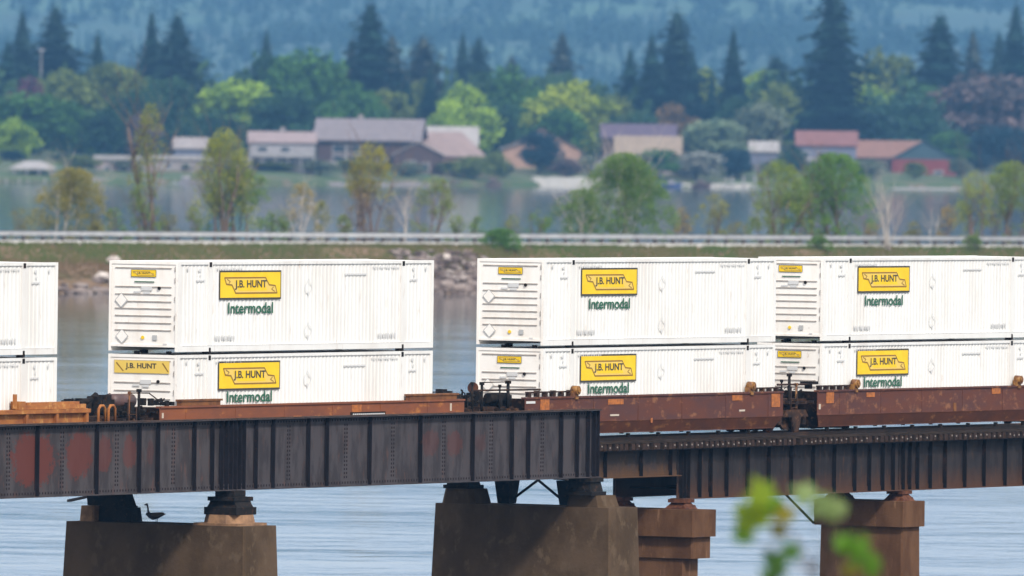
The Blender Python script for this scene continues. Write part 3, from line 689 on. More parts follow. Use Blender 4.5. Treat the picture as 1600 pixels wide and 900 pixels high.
def well_car(label,u0,u1,style,msheet,mlow,ends):
    """u0..u1 is the side sheet; z is measured from the rail top"""
    g=tag(empty('well_car',W(0,0,RZ),PHI),label,'well car','well cars of the train')
    for s in (-1,1):
        b=MB(); y=s*1.50; d=(0,-s*.03,0)
        b.poly([(u0,y,.60),(u0,y,1.45),(u1,y,1.45),(u1,y,.60)],d,0)
        b.add([(u0,y,.60),(u1,y,.60),(u1-.35,s*1.36,.215),(u0+.35,s*1.36,.215)],[(0,1,2,3)],1)
        b.add([(u0,y-s*.03,.60),(u1,y-s*.03,.60),(u1-.35,s*1.33,.215),(u0+.35,s*1.33,.215)],[(0,1,2,3)],1)
        b.box(u0+.35,u1-.35,min(s*1.32,s*1.37),max(s*1.32,s*1.37),.185,.214,1)
        b.box(u0,u1,min(s*1.34,s*1.54),max(s*1.34,s*1.54),1.40,1.46,0)
        b.box(u0+.2,u1-.2,min(s*1.501,s*1.506),max(s*1.501,s*1.506),.585,.605,1)
        if style=='ribbed':
            x=u0+.3
            while x<u1: b.box(x-.07,x+.07,min(s*1.50,s*1.62),max(s*1.50,s*1.62),.5,1.4,0); x+=1.78
            b.box(u0,u1,min(s*1.45,s*1.64),max(s*1.45,s*1.64),1.33,1.45,0)
        else:
            x=u0+1.6
            while x<u1-1: b.box(x-.03,x+.03,min(s*1.501,s*1.513),max(s*1.501,s*1.513),.62,1.38,0); x+=3.05
        b.build('side_sheet',[msheet,mlow],g)
    b=MB()
    for x in (u0+.5,u0+1.9,u1-1.9,u1-.8): b.box(x,x+.3,-1.3,1.3,.12,.186)
    x=u0+1
    while x<u1-1: b.box(x,x+.09,-1.37,-1.25,.02,.16); b.box(x,x+.09,1.25,1.37,.02,.16); x+=2.1
    b.build('well_floor',M['black'],g)
    for x in (u0,u1):      # sloping end bulkhead
        b=MB(); s=1 if x==u0 else -1
        b.add([(x,-1.47,1.42),(x,1.47,1.42),(x+s*.55,1.3,.15),(x+s*.55,-1.3,.15)],[(0,1,2,3)]); b.add([(x+s*.03,-1.47,1.42),(x+s*.03,1.47,1.42),(x+s*.58,1.3,.15),(x+s*.58,-1.3,.15)],[(0,1,2,3)])
        b.build('end_bulkhead',M['blackrust'],g)
    return g
def platform(g,ua,ub,m=None):
    b=MB(); m=m or M['blackrust']
    b.box(ua,ub,-1.05,1.05,1.10,1.16); b.box(ua,ub,-.35,.35,.72,1.099); b.box(ua,ub,-1.08,-1.0,.98,1.099); b.box(ua,ub,1.0,1.08,.98,1.099)
    x=ua+.15
    while x<ub: b.box(x,x+.08,-1.35,1.35,1.0,1.099); x+=.55
    return b.build('end_platform',m,g)
def ladder(g,u,z0,z1,w=.42,n=4,m=None,v=-1.42,r=.022):
    b=MB(); b.tube([(u,v,z0),(u,v,z1)],r,6); b.tube([(u+w,v,z0),(u+w,v,z1-.25)],r,6)
    for k in range(n): z=z0+.12+(z1-.4-z0)*k/n; b.tube([(u,v,z),(u+w,v,z)],r*.8,5)
    return b.build('ladder',m or M['blackrust'],g)
def post(g,u,v,z0,z1,r=.035,name='post',m=None):
    b=MB(); b.tube([(u,v,z0),(u,v,z1)],r,6); b.box(u-r*1.4,u+r*1.4,v-r*1.4,v+r*1.4,z1-.1,z1); return b.build(name,m or M['black'],g)
def railing(g,pts,r=.024,name='handrail',m=None):
    b=MB(); b.tube(pts,r,6); return b.build(name,m or M['blackrust'],g)
def knob(g,u,z=1.66):
    b=MB(); b.tube([(u,-1.62,z),(u,-1.38,z)],[.15,.16],14); b.tube([(u,-1.66,z),(u,-1.62,z)],.09,8); b.box(u-.09,u+.09,-1.56,-1.44,z-.30,z-.1); b.box(u-.26,u-.12,-1.55,-1.4,z-.22,z-.02); 
    return b.build('corner_guide',M['knob'],g)
def plate(g,u0,u1,z0,z1,m,name='marker_plate',v=-1.506):
    b=MB(); b.box(u0,u1,v-.012,v,z0,z1); return b.build(name,m,g)
def clutter(g,ua,ub,z,seed,n=16,hi=.34,m=None,v0=-1.3,v1=.9):
    """brake rods, valves and brackets lying along a car end"""
    q=random.Random(seed); b=MB()
    for i in range(n):
        u=q.uniform(ua,ub); v=q.uniform(v0,v1); hh=q.uniform(.08,hi); k=q.random()
        if k<.4: b.box(u,u+q.uniform(.08,.3),v,v+q.uniform(.08,.3),z,z+hh)
        elif k<.7: b.tube([(u,v,z),(u,v,z+hh),(u+q.uniform(-.3,.3),v+q.uniform(-.2,.2),z+hh*q.uniform(.7,1.1))],.025,5)
        else: b.tube([(u,v,z+.1),(u+q.uniform(.2,.6),v+q.uniform(-.3,.3),z+.1+q.uniform(0,hi*.5))],q.uniform(.025,.07),6)
    return b.build('brake_rigging',m or M['black'],g)
def hoses(g,u,v,seed):
    b=MB(); q=random.Random(seed)
    for k in range(3):
        vv=v+k*.22; pts=[(u+.9*t-.45,vv+.05*math.sin(5*t),.95-.42*math.sin(math.pi*t)+q.uniform(-.02,.02)) for t in [i/8 for i in range(9)]]
        b.tube(pts,.028,5)
    return b.build('air_hose',M['black'],g)

# car A, orange rust, leftmost
A=well_car('orange rust well car with upright ribs at the left edge',-24,-5.75,'ribbed',M['carorange'],M['carorange'],None)
b=MB(); b.box(-9.5,-5.9,-1.56,-1.2,1.462,1.60); b.box(-9.3,-6.2,-1.50,-1.3,1.60,1.68); b.box(-9.95,-9.55,-1.6,-1.3,1.462,1.72); b.box(-10.15,-10.05,-1.6,-1.5,1.5,1.95); b.build('end_sill',M['carorange'],A)
platform(A,-5.7,-3.2); post(A,-6.75,.35,1.1,2.25,.03); clutter(A,-6.3,-3.6,1.16,4,44,.60,v0=-1.0,v1=.9); truck(A,-4.2); hoses(A,-3.1,-.4,1)
for u in (-4.9,-4.3): 
    b=MB(); b.tube([(u,-1.4,.6),(u,-1.4,1.42),(u+.12,-1.4,1.52),(u+.28,-1.4,1.52),(u+.40,-1.4,1.42),(u+.40,-1.4,.6)],.05,6); b.build('grab_iron',M['carorange'],A)
def pz(px,py,v): u,z=uvz(px,py,v); return u,v,z-RZ
b=MB(); b.tube([pz(118,632,-.5),pz(140,626,-.5),pz(150,617,-.5)],.10,7); b.tube([pz(142,632,-.4),pz(172,622,-.4)],.16,8); b.tube([pz(150,640,-.7),pz(190,640,-.7)],.17,8)
for (pa,pb_,ya,yb) in ((120,127,627,641),(133,137,628,641),(154,176,624,641),(146,153,619,632),(160,168,617,626)):
    a=pz(pa,yb,-.6); c_=pz(pb_,ya,-.6); b.box(a[0],c_[0],-.75,-.35,a[2],c_[2])
b.build('coupling_gear',M['black'],A)
# car B, red rust, carries the second stack
B=well_car('red rust well car with plain sides and brown boxes on its top edge',-1.35,17.9,'plain',M['carrust'],M['carrust'],None)
for (a,c_) in ((-.05,2.35),(14.35,17.4)):
    b=MB(); b.box(a,c_,-1.50,-1.33,1.462,1.64); b.box(a-.04,c_+.1,-1.53,-1.3,1.60,1.66); b.build('corner_box',M['rustbox'],B)
platform(B,-3.4,-1.35); platform(B,17.9,19.3,M['blackrust'])
ta=uvz(172,622,-.6)[0]; tb=uvz(205,622,-.6)[0]; b=MB(); b.tube([(ta,-.6,1.62),(ta+.06,-.6,1.62),(tb-.06,-.6,1.62),(tb,-.6,1.62)],[.10,.24,.24,.10],14); b.box(ta+.15,ta+.25,-.7,-.5,1.16,1.5); b.box(tb-.25,tb-.15,-.7,-.5,1.16,1.5)
b.build('air_tank',mat('tank_brown',(.10,.055,.052),.5,col2=(.06,.035,.035),scale=3),B)
pu=uvz(217,620,-1.3)[0]; pv_=uvz(202,620,-1.3)[0]; post(B,pu,-1.30,.95,2.02,.045); post(B,pv_,-1.30,.95,1.95,.028,m=M['rustbox']); railing(B,[(pv_,-1.3,1.9),(-1.7,-1.3,1.88),(-.9,-1.3,1.55)],.02)
ladder(B,-3.15,.5,1.7,.5,4); clutter(B,-3.4,-.4,1.16,7,60,.52,v0=-1.35,v1=1.2); clutter(B,-1.3,.0,1.47,9,7,.25,v0=-1.45,v1=-.6); truck(B,-2.6)
truck(B,18.75); clutter(B,17.6,19.4,1.16,12,40,.5,v0=-1.3,v1=1.2); hoses(B,19.6,-.4,2)
plate(B,-1.25,-1.15,1.08,1.25,M['pale']); plate(B,10.6,11.2,1.12,1.36,M['orange']); plate(B,6.9,7.4,.93,1.05,M['orange']); plate(B,14.2,14.8,.86,.98,M['orange']); plate(B,16.95,17.05,1.08,1.33,M['pale']); plate(B,1.0,1.8,.93,1.02,M['orange'])
b=MB(); b.box(10.5,12.75,-1.516,-1.507,.93,1.12,0)
for k in range(16): b.box(10.65+k*.13,10.65+k*.13+.09,-1.520,-1.517,.98,1.07,1)
b.build('number_plate',[M['black'],M['lightgrey']],B)
# cars C and D, the articulated pair
Cc=well_car('long brown well car with rounded guides, left half of the articulated pair',21.95,39.85,'plain',M['carbrown'],M['carlow'],None)
platform(Cc,19.9,21.95); platform(Cc,39.85,41.0)
truck(Cc,20.9); truck(Cc,41.05)
for u in (25.35,37.55): knob(Cc,u)
plate(Cc,22.95,23.55,.98,1.42,M['orange']); plate(Cc,27.55,28.6,1.15,1.33,M['orange']); plate(Cc,36.2,36.9,1.18,1.36,M['orange']); plate(Cc,39.0,39.6,.92,1.38,M['orange']); plate(Cc,22.0,22.6,1.25,1.33,M['lightgrey'],'stencil_plate')
plate(Cc,27.7,28.3,.76,.82,M['pale'],'stencil_plate'); plate(Cc,36.7,37.1,.80,.86,M['pale'],'stencil_plate'); plate(Cc,30.5,30.62,.5,.66,M['orange'])
b=MB(); b.tube([(22.1,-1.42,1.62),(25.1,-1.42,1.62)],.03,6); [b.box(22.3+k*.55,22.45+k*.55,-1.45,-1.3,1.465,1.62+.05*(k%2)) for k in range(6)]; b.tube([(37.7,-1.42,1.58),(39.8,-1.42,1.58)],.03,6); [b.box(38.0+k*.5,38.12+k*.5,-1.45,-1.3,1.465,1.60) for k in range(4)]
b.build('top_pipe',M['blackrust'],Cc)
post(Cc,18.78,-.9,1.0,2.05,.035) if 0 else None
# railings of the end platform in the middle of the picture
for (px,py0,py1,r_) in ((738,655,597,.035),(753,655,597,.045),(781,655,601,.03),(794,655,595,.055)):
    u,z1=uvz(px,py1,-1.2); post(Cc,u,-1.2,.9,z1-RZ,r_)
ua=uvz(738,620,-1.2)[0]; ub=uvz(850,620,-1.2)[0]
railing(Cc,[(ua,-1.2,1.72),(ub,-1.2,1.70)],.035); railing(Cc,[(uvz(753,600,-1.2)[0],-1.2,1.98),(uvz(794,600,-1.2)[0],-1.2,1.98)],.02)
clutter(Cc,19.3,22.0,1.16,21,60,.55,v0=-1.25,v1=1.2); clutter(Cc,19.0,21.5,.6,23,12,.4,v0=-1.3,v1=-1.0)
u=uvz(736,610,.2)[0]; b=MB(); b.tube([(u,.15,1.75),(u+.08,.15,1.75)],.19,16); b.tube([(u+.08,.15,1.75),(u+.3,.15,1.75)],.05,8); b.build('hand_brake_wheel',M['rustdark'],Cc)
b=MB(); b.tube([(20.3,-1.0,1.45),(21.6,-1.0,1.45)],.17,12); b.box(20.6,21.3,-1.2,-.9,.62,1.1); b.build('air_tank',M['black'],Cc)
D=well_car('long brown well car running out at the right edge, right half of the articulated pair',42.35,60.6,'plain',M['carbrown'],M['carlow'],None)
platform(D,41.05,42.35)
for u in (45.1,57.35): knob(D,u)
plate(D,42.95,43.5,1.0,1.4,M['orange']); plate(D,45.9,46.5,1.18,1.34,M['orange']); plate(D,55.3,55.95,1.18,1.38,M['orange']); plate(D,42.42,42.54,.80,.98,M['pale']); plate(D,58.6,59.4,.9,1.0,M['orange']); plate(D,52.4,52.6,.6,.9,M['rustbox'])
b=MB(); b.tube([(42.4,-1.42,1.60),(45.0,-1.42,1.60)],.03,6); [b.box(42.6+k*.5,42.75+k*.5,-1.45,-1.3,1.465,1.62) for k in range(5)]; b.build('top_pipe',M['blackrust'],D)
u=uvz(1233,620,-1.25)[0]; post(D,u,-1.25,.6,2.05,.05); u2=uvz(1221,620,-1.25)[0]; post(D,u2,-1.25,1.1,1.85,.03); u3=uvz(1244,620,-1.25)[0]; post(D,u3,-1.25,.55,1.72,.035,m=M['knob'])
railing(D,[(u2-.3,-1.25,1.68),(42.3,-1.25,1.66)],.04); ladder(D,u,.45,1.6,.42,5,v=-1.33)
clutter(D,40.0,42.6,1.16,31,44,.46,v0=-1.25,v1=1.2)
b=MB(); b.box(42.15,42.75,-1.3,-.9,1.66,1.76); b.box(42.3,42.5,-1.2,-1.0,1.5,1.66); b.build('valve_box',M['black'],D)
b=MB(); b.poly([(40.25,-1.36,.55),(40.75,-1.36,.55),(40.95,-1.36,.02),(41.25,-1.36,.02),(41.45,-1.36,.55),(41.95,-1.36,.55),(41.75,-1.36,.80),(40.45,-1.36,.80)],(0,.08,0)); b.build('step',M['blackrust'],D)
# the far-left coupling
b=MB(); b.box(-3.5,-2.95,-.12,.12,.70,.95); b.box(-3.35,-3.05,-.2,.2,.66,1.0); b.build('coupler',M['blackrust'],A)
b=MB(); b.box(19.2,20.0,-.12,.12,.70,.95); b.box(19.5,19.8,-.2,.2,.66,1.0); b.build('coupler',M['blackrust'],B)
# ------------------------------------------------------------------ far shore: houses
def paint(name,c,c2=None,r=.8): return mat(name,c,r,col2=c2 or tuple(x*.85 for x in c),scale=.5,stretch=(1,1,1))
M['glass']=mat('window_glass',(.03,.04,.055),.15); M['trim']=paint('pale_trim',(.62,.60,.58))
PAL={k:paint('house_'+k,c) for k,c in dict(white=(.28,.265,.275),pinkwhite=(.26,.20,.20),brown=(.060,.032,.030),greyroof=(.18,.155,.165),pinkroof=(.25,.185,.175),tanroof=(.24,.185,.14),paleroof=(.30,.28,.275),
    darkroof=(.085,.060,.095),redroof=(.18,.080,.075),redwall=(.17,.030,.026),bluewall=(.13,.14,.20),peach=(.34,.21,.155),brownroof=(.20,.105,.080),teal=(.035,.065,.08),stone=(.26,.23,.225),creamdock=(.45,.43,.40),wood=(.10,.075,.065),navy=(.04,.06,.16)).items()}
def fp(px,t):                    # a spot on the far shore seen at column px, t metres behind the waterline
    D=3366
    for _ in range(12): D=shore((px-800)/F*D)+t
    X=(px-800)/F*D+ROLL*0; return X,D
def pw(px,D): return px*D/F
def zat(px,py,D): return CZ-ray(px,py)[1]*D
def house(name,label,px0,px1,pyt,pyb,t,depth,roof,wall,roofm,ridge='x',eave=.5,over=.6,yaw=0.0,windows=(),chimney=None,cat='house',door=None,extra=None,gablem=None):
    """walls px0..px1, ridge at pyt, ground at pyb; eave = share of the height taken by the roof"""
    pc=(px0+px1)/2; X,D=fp(pc,t); zt=zat(pc,pyt,D); zb=min(zat(pc,pyb,D),ground(X,D)+.2); wd=(px1-px0)*D/F; H=zt-zb; g=tag(empty(name,(X+ROLL*0,D,zb),yaw),label,cat,'houses along the far shore')
    hw=wd/2; hr=H*eave; hz=H-hr; mb=MB()
    mb.box(-hw,hw,0,depth,-2.0,hz)
    if roof=='gable':
        if ridge=='x':
            for x in (-hw,hw-.02): mb.poly([(x,0,hz),(x,depth/2,H-.15),(x,depth,hz)],(.02,0,0))
        else:
            for y in (0,depth-.02): mb.poly([(-hw,y,hz),(0,y,H-.15),(hw,y,hz)],(0,.02,0),1 if gablem else 0)
    mb.build('wall',[wall]+([gablem] if gablem else []),g); rb=MB(); th=.25
    if roof=='gable':
        if ridge=='x':
            rb.add([(-hw-over,-over,hz-.25),(hw+over,-over,hz-.25),(hw+over,depth/2,H),(-hw-over,depth/2,H),(-hw-over,depth+over,hz-.25),(hw+over,depth+over,hz-.25),
                    (-hw-over,-over,hz-.25+th),(hw+over,-over,hz-.25+th),(hw+over,depth/2,H+th),(-hw-over,depth/2,H+th),(-hw-over,depth+over,hz-.25+th),(hw+over,depth+over,hz-.25+th)],
                   [(3,2,1,0),(4,5,2,3),(6,7,8,9),(9,8,11,10),(0,1,7,6),(5,4,10,11),(0,6,9,3),(3,9,10,4),(1,2,8,7),(2,5,11,8)])
        else:
            rb.add([(-hw-over,-over,hz-.25),(0,-over,H),(hw+over,-over,hz-.25),(-hw-over,depth+over,hz-.25),(0,depth+over,H),(hw+over,depth+over,hz-.25),
                    (-hw-over,-over,hz-.25+th),(0,-over,H+th),(hw+over,-over,hz-.25+th),(-hw-over,depth+over,hz-.25+th),(0,depth+over,H+th),(hw+over,depth+over,hz-.25+th)],
                   [(0,1,4,3),(1,2,5,4),(9,10,7,6),(10,11,8,7),(6,7,1,0),(7,8,2,1),(3,4,10,9),(4,5,11,10),(0,3,9,6),(2,8,11,5)])
    elif roof=='hip':
        a=min(hw*.55,depth*.5)
        rb.add([(-hw-over,-over,hz),(hw+over,-over,hz),(hw+over,depth+over,hz),(-hw-over,depth+over,hz),(-hw+a,depth/2,H),(hw-a,depth/2,H)],[(0,1,5,4),(1,2,5),(2,3,4,5),(3,0,4),(3,2,1,0)])
    else: rb.box(-hw-over,hw+over,-over,depth+over,hz,H)
    ro=rb.build('roof',roofm,g)
    if chimney is not None:
        c=MB(); x=chimney*hw; c.box(x-.6,x+.6,depth/2-.5,depth/2+.5,H-1.2,H+1.3); c.build('chimney',PAL['stone'],ro)
    for (fx,fz,ww,wh) in windows:
        x=-hw+fx*wd; z=fz*hz; w0=MB()
        for (a,b_,c_,d_) in ((-ww/2-.12,ww/2+.12,-.12,0),(-ww/2-.12,ww/2+.12,wh,wh+.12),(-ww/2-.12,-ww/2,0,wh),(ww/2,ww/2+.12,0,wh)): w0.box(x+a,x+b_,-.08,0,z+c_,z+d_)
        fr=w0.build('window',M['trim'],g); w0=MB(); w0.box(x-ww/2,x+ww/2,-.04,-.002,z,z+wh); w0.build('pane',M['glass'],fr)
    if door is not None:
        w0=MB(); x=-hw+door*wd; w0.box(x-.55,x+.55,-.06,0,0.05,2.2); w0.build('door',PAL['brown'],g)
    return g,hw,hz,H
P_=PAL
h1,hw,hz,H=house('lake_house','small white two storey house with a balcony at the left end of the row',387,489,207,262,40,11,'gable',P_['white'],P_['pinkwhite'],'x',.26,windows=[(.1,.1,1.6,1.8),(.32,.1,2.2,1.9),(.6,.1,2.4,1.9),(.85,.1,1.4,1.8),(.2,.62,2.6,1.5),(.55,.62,2.4,1.5)],chimney=0)
b=MB(); b.box(-hw,hw*.98,-2.4,-.02,hz*.46,hz*.50); b.box(-hw,hw*.98,-2.45,-2.38,hz*.50,hz*.66); [b.box(-hw+i*(2*hw-.3)/5,-hw+.25+i*(2*hw-.3)/5,-2.4,-2.15,-1,hz*.46) for i in range(6)]; b.build('balcony',P_['white'],h1)
h2,hw,hz,H=house('lake_house','big dark brown house under one long grey roof, tallest roof of the row',492,650,187,262,55,15,'gable',P_['brown'],P_['greyroof'],'x',.42,over=1.2,yaw=-.10,windows=[(.22,.1,3.4,2.6),(.36,.1,3.4,2.6),(.22,.55,3.4,2.0),(.36,.55,3.4,2.0),(.65,.1,2,2.2)],chimney=-.2)
b=MB(); b.box(-hw*1.0,hw*.3,-3.2,-.02,.7,.95); b.box(-hw,hw*.3,-3.25,-3.18,.95,1.9); b.build('porch',P_['stone'],h2)
h3,hw,hz,H=house('lake_house','low house with a broad pinkish tan roof right of the long grey roof',632,752,206,262,42,14,'hip',P_['peach'],P_['pinkroof'],'x',.62,over=1.0,windows=[(.6,.15,2.2,1.3),(.85,.15,2,1.3)])
g,hw,hz,H=house('porch_wing','dark gabled entrance wing with a pale roof edge in front of the pinkish roof',612,690,222,264,36,7,'gable',P_['brown'],P_['paleroof'],'y',.42,windows=[(.35,.08,2.6,2.6),(.65,.08,1.8,2.2)],door=.15)
g,hw,hz,H=house('lake_house','small house with a pale roof ridge peeping over the pinkish roof',655,742,199,226,70,9,'gable',P_['white'],P_['paleroof'],'x',.45)
g,hw,hz,H=house('lake_house','brown gabled house with a peach gable wall half behind a dark round tree',782,905,200,262,60,13,'gable',P_['peach'],P_['brown'],'y',.55,windows=[(.7,.12,2.4,1.6),(.86,.12,1.5,1.6)],gablem=P_['peach'])
b=MB(); b.add([(-hw-.9,-.9,hz-.1),(-hw*.45,-.9,hz+2.0),(-hw*.45,4,hz+2.0),(-hw-.9,4,hz-.1)],[(0,1,2,3)]); b.poly([(-hw-.9,-.95,hz+.3),(-hw*.45,-.95,hz+2.4),(-hw*.45,-.95,hz+2.1),(-hw-.9,-.95,hz)],(0,5,0)); b.build('porch_roof',P_['paleroof'],g)
b=MB(); b.box(-hw*.1,hw*1.0,-1.6,-.05,0,1.1); b.build('deck',P_['wood'],g)
g,hw,hz,H=house('lake_house','house with a dark purple roof above tan lower roofs',938,1052,195,262,65,13,'gable',P_['brown'],P_['darkroof'],'x',.30,windows=[(.2,.35,2,1.5),(.5,.35,2,1.5)])
g,hw,hz,H=house('lake_house','low house with a tan yellow roof in front of the dark purple one',960,1060,214,264,45,10,'gable',P_['pinkwhite'],P_['tanroof'],'x',.48,windows=[(.3,.15,2,1.5),(.6,.15,2,1.5)])
g,hw,hz,H=house('boat_house','small pink roofed building lowest by the water with a pale gable',925,968,240,282,12,8,'gable',P_['white'],P_['pinkroof'],'y',.5,cat='boat house',door=.5)
g,hw,hz,H=house('lake_house','blue grey house under a red roof, split by the tallest conifer',1243,1335,206,276,60,12,'gable',P_['bluewall'],P_['redroof'],'x',.30,windows=[(.15,.1,1.8,1.6),(.4,.1,2.4,1.7),(.15,.62,1.8,1.4),(.42,.62,2.4,1.4),(.85,.3,1.8,1.5)])
b=MB(); b.box(-hw,hw*.1,-2.2,-.05,hz*.48,hz*.52); b.box(-hw,hw*.1,-2.25,-2.2,hz*.52,hz*.62); b.build('balcony',P_['white'],g)
g,hw,hz,H=house('lake_house','long low house with a brownish roof joined to the red barn',1332,1440,221,280,66,12,'gable',P_['wood'],P_['brownroof'],'x',.42,windows=[(.2,.15,2.5,1.5),(.45,.15,2.5,1.5)])
g,hw,hz,H=house('barn','bright red gabled barn with a dark blue green gable top',1391,1492,221,282,50,13,'gable',P_['redwall'],P_['teal'],'y',.46,windows=[(.28,.06,2.2,2.2),(.72,.3,2.4,1.0)],gablem=P_['teal'],cat='barn')
g,hw,hz,H=house('cabin','little cabin with a white roof between shrubs left of the red roof',1170,1212,222,262,70,8,'gable',P_['bluewall'],P_['paleroof'],'x',.35)
g,hw,hz,H=house('mobile_home','long low pinkish building with a flat white roof at the far left',147,236,243,272,30,9,'flat',P_['pinkwhite'],P_['paleroof'],'x',.24,windows=[(.2,.2,1.5,1.2),(.5,.2,1.5,1.2),(.8,.2,1.5,1.2)],cat='mobile home')
g,hw,hz,H=house('mobile_home','low building with a long white roof behind the olive shore tree',240,310,243,264,34,9,'flat',P_['stone'],P_['paleroof'],'x',.3,windows=[(.3,.2,1.5,1.2),(.7,.2,1.5,1.2)],cat='mobile home')
g,hw,hz,H=house('mobile_home','low white roofed building just left of the two storey white house',314,386,246,266,34,9,'flat',P_['wood'],P_['paleroof'],'x',.3,windows=[(.5,.2,1.5,1.2)],cat='mobile home')
g,hw,hz,H=house('cottage','dim grey blue cottage half hidden by trees above the white roofs',270,318,216,248,75,9,'gable',P_['bluewall'],P_['stone'],'x',.4)
# gazebo, walls, docks, boats
X,D=fp(49,8); z0=zat(49,284,D); zt=zat(49,249,D); g=tag(empty('gazebo',(X,D,z0)),'open gazebo with a pale canopy roof on posts at the far left shore','gazebo')
hw=36*D/F; b=MB(); b.add([(-hw,0,zt-z0-2.2),(hw,0,zt-z0-2.2),(hw,8,zt-z0-2.2),(-hw,8,zt-z0-2.2),(-hw*.35,4,zt-z0-.4),(hw*.35,4,zt-z0-.4)],[(0,1,5,4),(1,2,5),(2,3,4,5),(3,0,4),(3,2,1,0)]); b.box(-hw,hw,-.05,.1,zt-z0-2.6,zt-z0-2.21); b.build('roof',P_['paleroof'],g)
for x in (-hw*.8,-hw*.27,hw*.27,hw*.8):
    for y in (.5,7.5): b=MB(); b.box(x-.15,x+.15,y-.15,y+.15,-1,zt-z0-2.2); b.build('post',P_['white'],g)
b=MB(); b.box(-hw,hw,0,8,-.4,0); b.build('deck',P_['wood'],g)
def shorewall(name,label,px0,px1,pyt,m,t=1.0,dep=1.2,cat='sea wall',zb=-1):
    X0,D0=fp(px0,t); X1,D1=fp(px1,t); a=Vector((X0,D0,0)); b_=Vector((X1,D1,0)); L=(b_-a).length; dz=zat((px0+px1)/2,pyt,(D0+D1)/2)
    o=MB(); k=8
    for i in range(k):
        h=dz+.12*math.sin(i*2.3+px0); o.box(L*i/k,L*(i+1)/k-.02,0,dep,zb,h)
    o=o.build(name,m,loc=a,rotz=math.atan2((b_-a).y,(b_-a).x)); return tag(o,label,cat,'walls along the far waterline')
shorewall('sea_wall','white concrete wall at the water in the middle, right of the green lawn',832,938,277,P_['creamdock'])
shorewall('sea_wall','pinkish grey low wall left of the two storey house',140,262,279,P_['stone'])
shorewall('sea_wall','grey stone wall under the lawn of the long grey roofed house',505,700,285,P_['stone'],t=1.0)
shorewall('sea_wall','dark low wall below the dark round tree at the waterline',705,830,283,P_['wood'])
shorewall('sea_wall','pale low wall below the pale willow, right of the middle bush',1030,1190,287,P_['creamdock'],t=2)
shorewall('sea_wall','dark timber wall left of the gazebo deck, by the left picture edge',-20,140,286,P_['wood'],t=.5)
shorewall('sea_wall','low grey wall under the lawn of the red barn',1380,1500,293,P_['stone'],t=1)
def dock(px0,px1,py,label,t=-6,pile_h=1.4,n=7,m=None):
    X0,D0=fp(px0,t); X1,D1=fp(px1,t); a=Vector((X0,D0,0)); b_=Vector((X1,D1,0)); L=(b_-a).length
    z=max(.35,zat((px0+px1)/2,py,(D0+D1)/2)); g=tag(empty('dock',a,math.atan2((b_-a).y,(b_-a).x)),label,'dock','docks of the far shore')
    o=MB(); o.box(0,L,0,2.2,z-.22,z); o.build('deck',m or P_['creamdock'],g); pm=MB(); pm.tube([(0,0,-2),(0,0,z+pile_h)],.17,7); pl=pm.build('pile',P_['white'],g)
    pl.location=(.4,-.2,0)
    for i in range(1,n): c=pl.copy(); COL.objects.link(c); c.parent=g; c.location=(.4+(L-.8)*i/(n-1),-.2 if i%2 else 2.4,0); c.scale=(1,1,1+.25*math.sin(i*3))
dock(1130,1205,297,'dock with many tall white piles right of the middle',n=9,pile_h=2.6)
dock(1395,1500,304,'pale floating dock in front of the red barn',n=5,pile_h=.5)
dock(268,330,291,'pale dock with moored boats at the left',n=5,pile_h=.8)
dock(1000,1065,296,'short dock beside the blue boat',n=4,pile_h=.9)
dock(5,110,292,'dark dock below the gazebo',n=6,pile_h=.7,m=P_['wood'])
def boat(px,t,L,hullm,label,cabin=True,yaw=0.1,sc_=1.0,cover=None):
    X,D=fp(px,t); g=tag(empty('boat',(X,D,0),yaw),label,'boat','boats moored at the far shore'); hl=L/2; o=MB()
    for i,(x,w_,zk,zg) in enumerate([(-hl,.9,-.2,1.0),(-hl*.5,1.15,-.3,.95),(hl*.2,1.1,-.3,1.05),(hl*.7,.6,-.15,1.25),(hl,.05,.6,1.45)]):
        o.v+= [(x,-w_,zg),(x,-w_*.7,zk),(x,w_*.7,zk),(x,w_,zg)]
    for i in range(4):
        a=i*4
        for j in range(3): o.f.append((a+j,a+4+j,a+5+j,a+1+j)); o.m.append(0); o.sm.append(False)
        o.f.append((a+3,a+7,a+4,a)); o.m.append(0); o.sm.append(False)
    o.f.append((0,1,2,3)); o.m.append(0); o.sm.append(False); o.build('hull',hullm,g)
    if cabin:
        o=MB(); o.frus((-hl*.3,hl*.35,-.8,.8),1.0,(-hl*.25,hl*.15,-.65,.65),2.1); o.build('cabin',cover or P_['white'],g); o=MB(); o.box(-hl*.2,hl*.1,-.74,-.72,1.4,1.8); o.build('window',M['glass'],g)
    else: o=MB(); o.tube([(-hl*.6,0,1.5),(hl*.3,0,1.5)],[.5,.6],8); o.build('cover',cover or P_['stone'],g)
boat(1047,-9,5.6,P_['navy'],'blue hulled boat moored right of the big bush',cover=P_['white'])
boat(1094,-8,5.2,P_['brown'],'low dark boat right of the blue one',cabin=False,cover=P_['wood'])
boat(290,-9,4.5,P_['white'],'small white boat under a pale cover at the left dock',cabin=False,cover=P_['white'])
boat(312,-11,6.5,P_['stone'],'longer pale grey boat at the left dock')
boat(770,-8,4.6,P_['wood'],'small dark boat left of the white wall',cabin=False,cover=P_['wood'])
X,D=fp(60,330); b=MB(); b.tube([(0,0,0),(0,0,zat(60,78,D)-ground(X,D))],[.2,.12],6); g=tag(empty('street_lamp',(X,D,ground(X,D))),'pale lamp post rising between the trees at the far left','street lamp'); b.build('pole',P_['white'],g)
hh=zat(60,78,D)-ground(X,D); b=MB(); b.tube([(-.9,0,hh),(.9,0,hh)],.3,6); b.build('lamp_head',P_['white'],g)

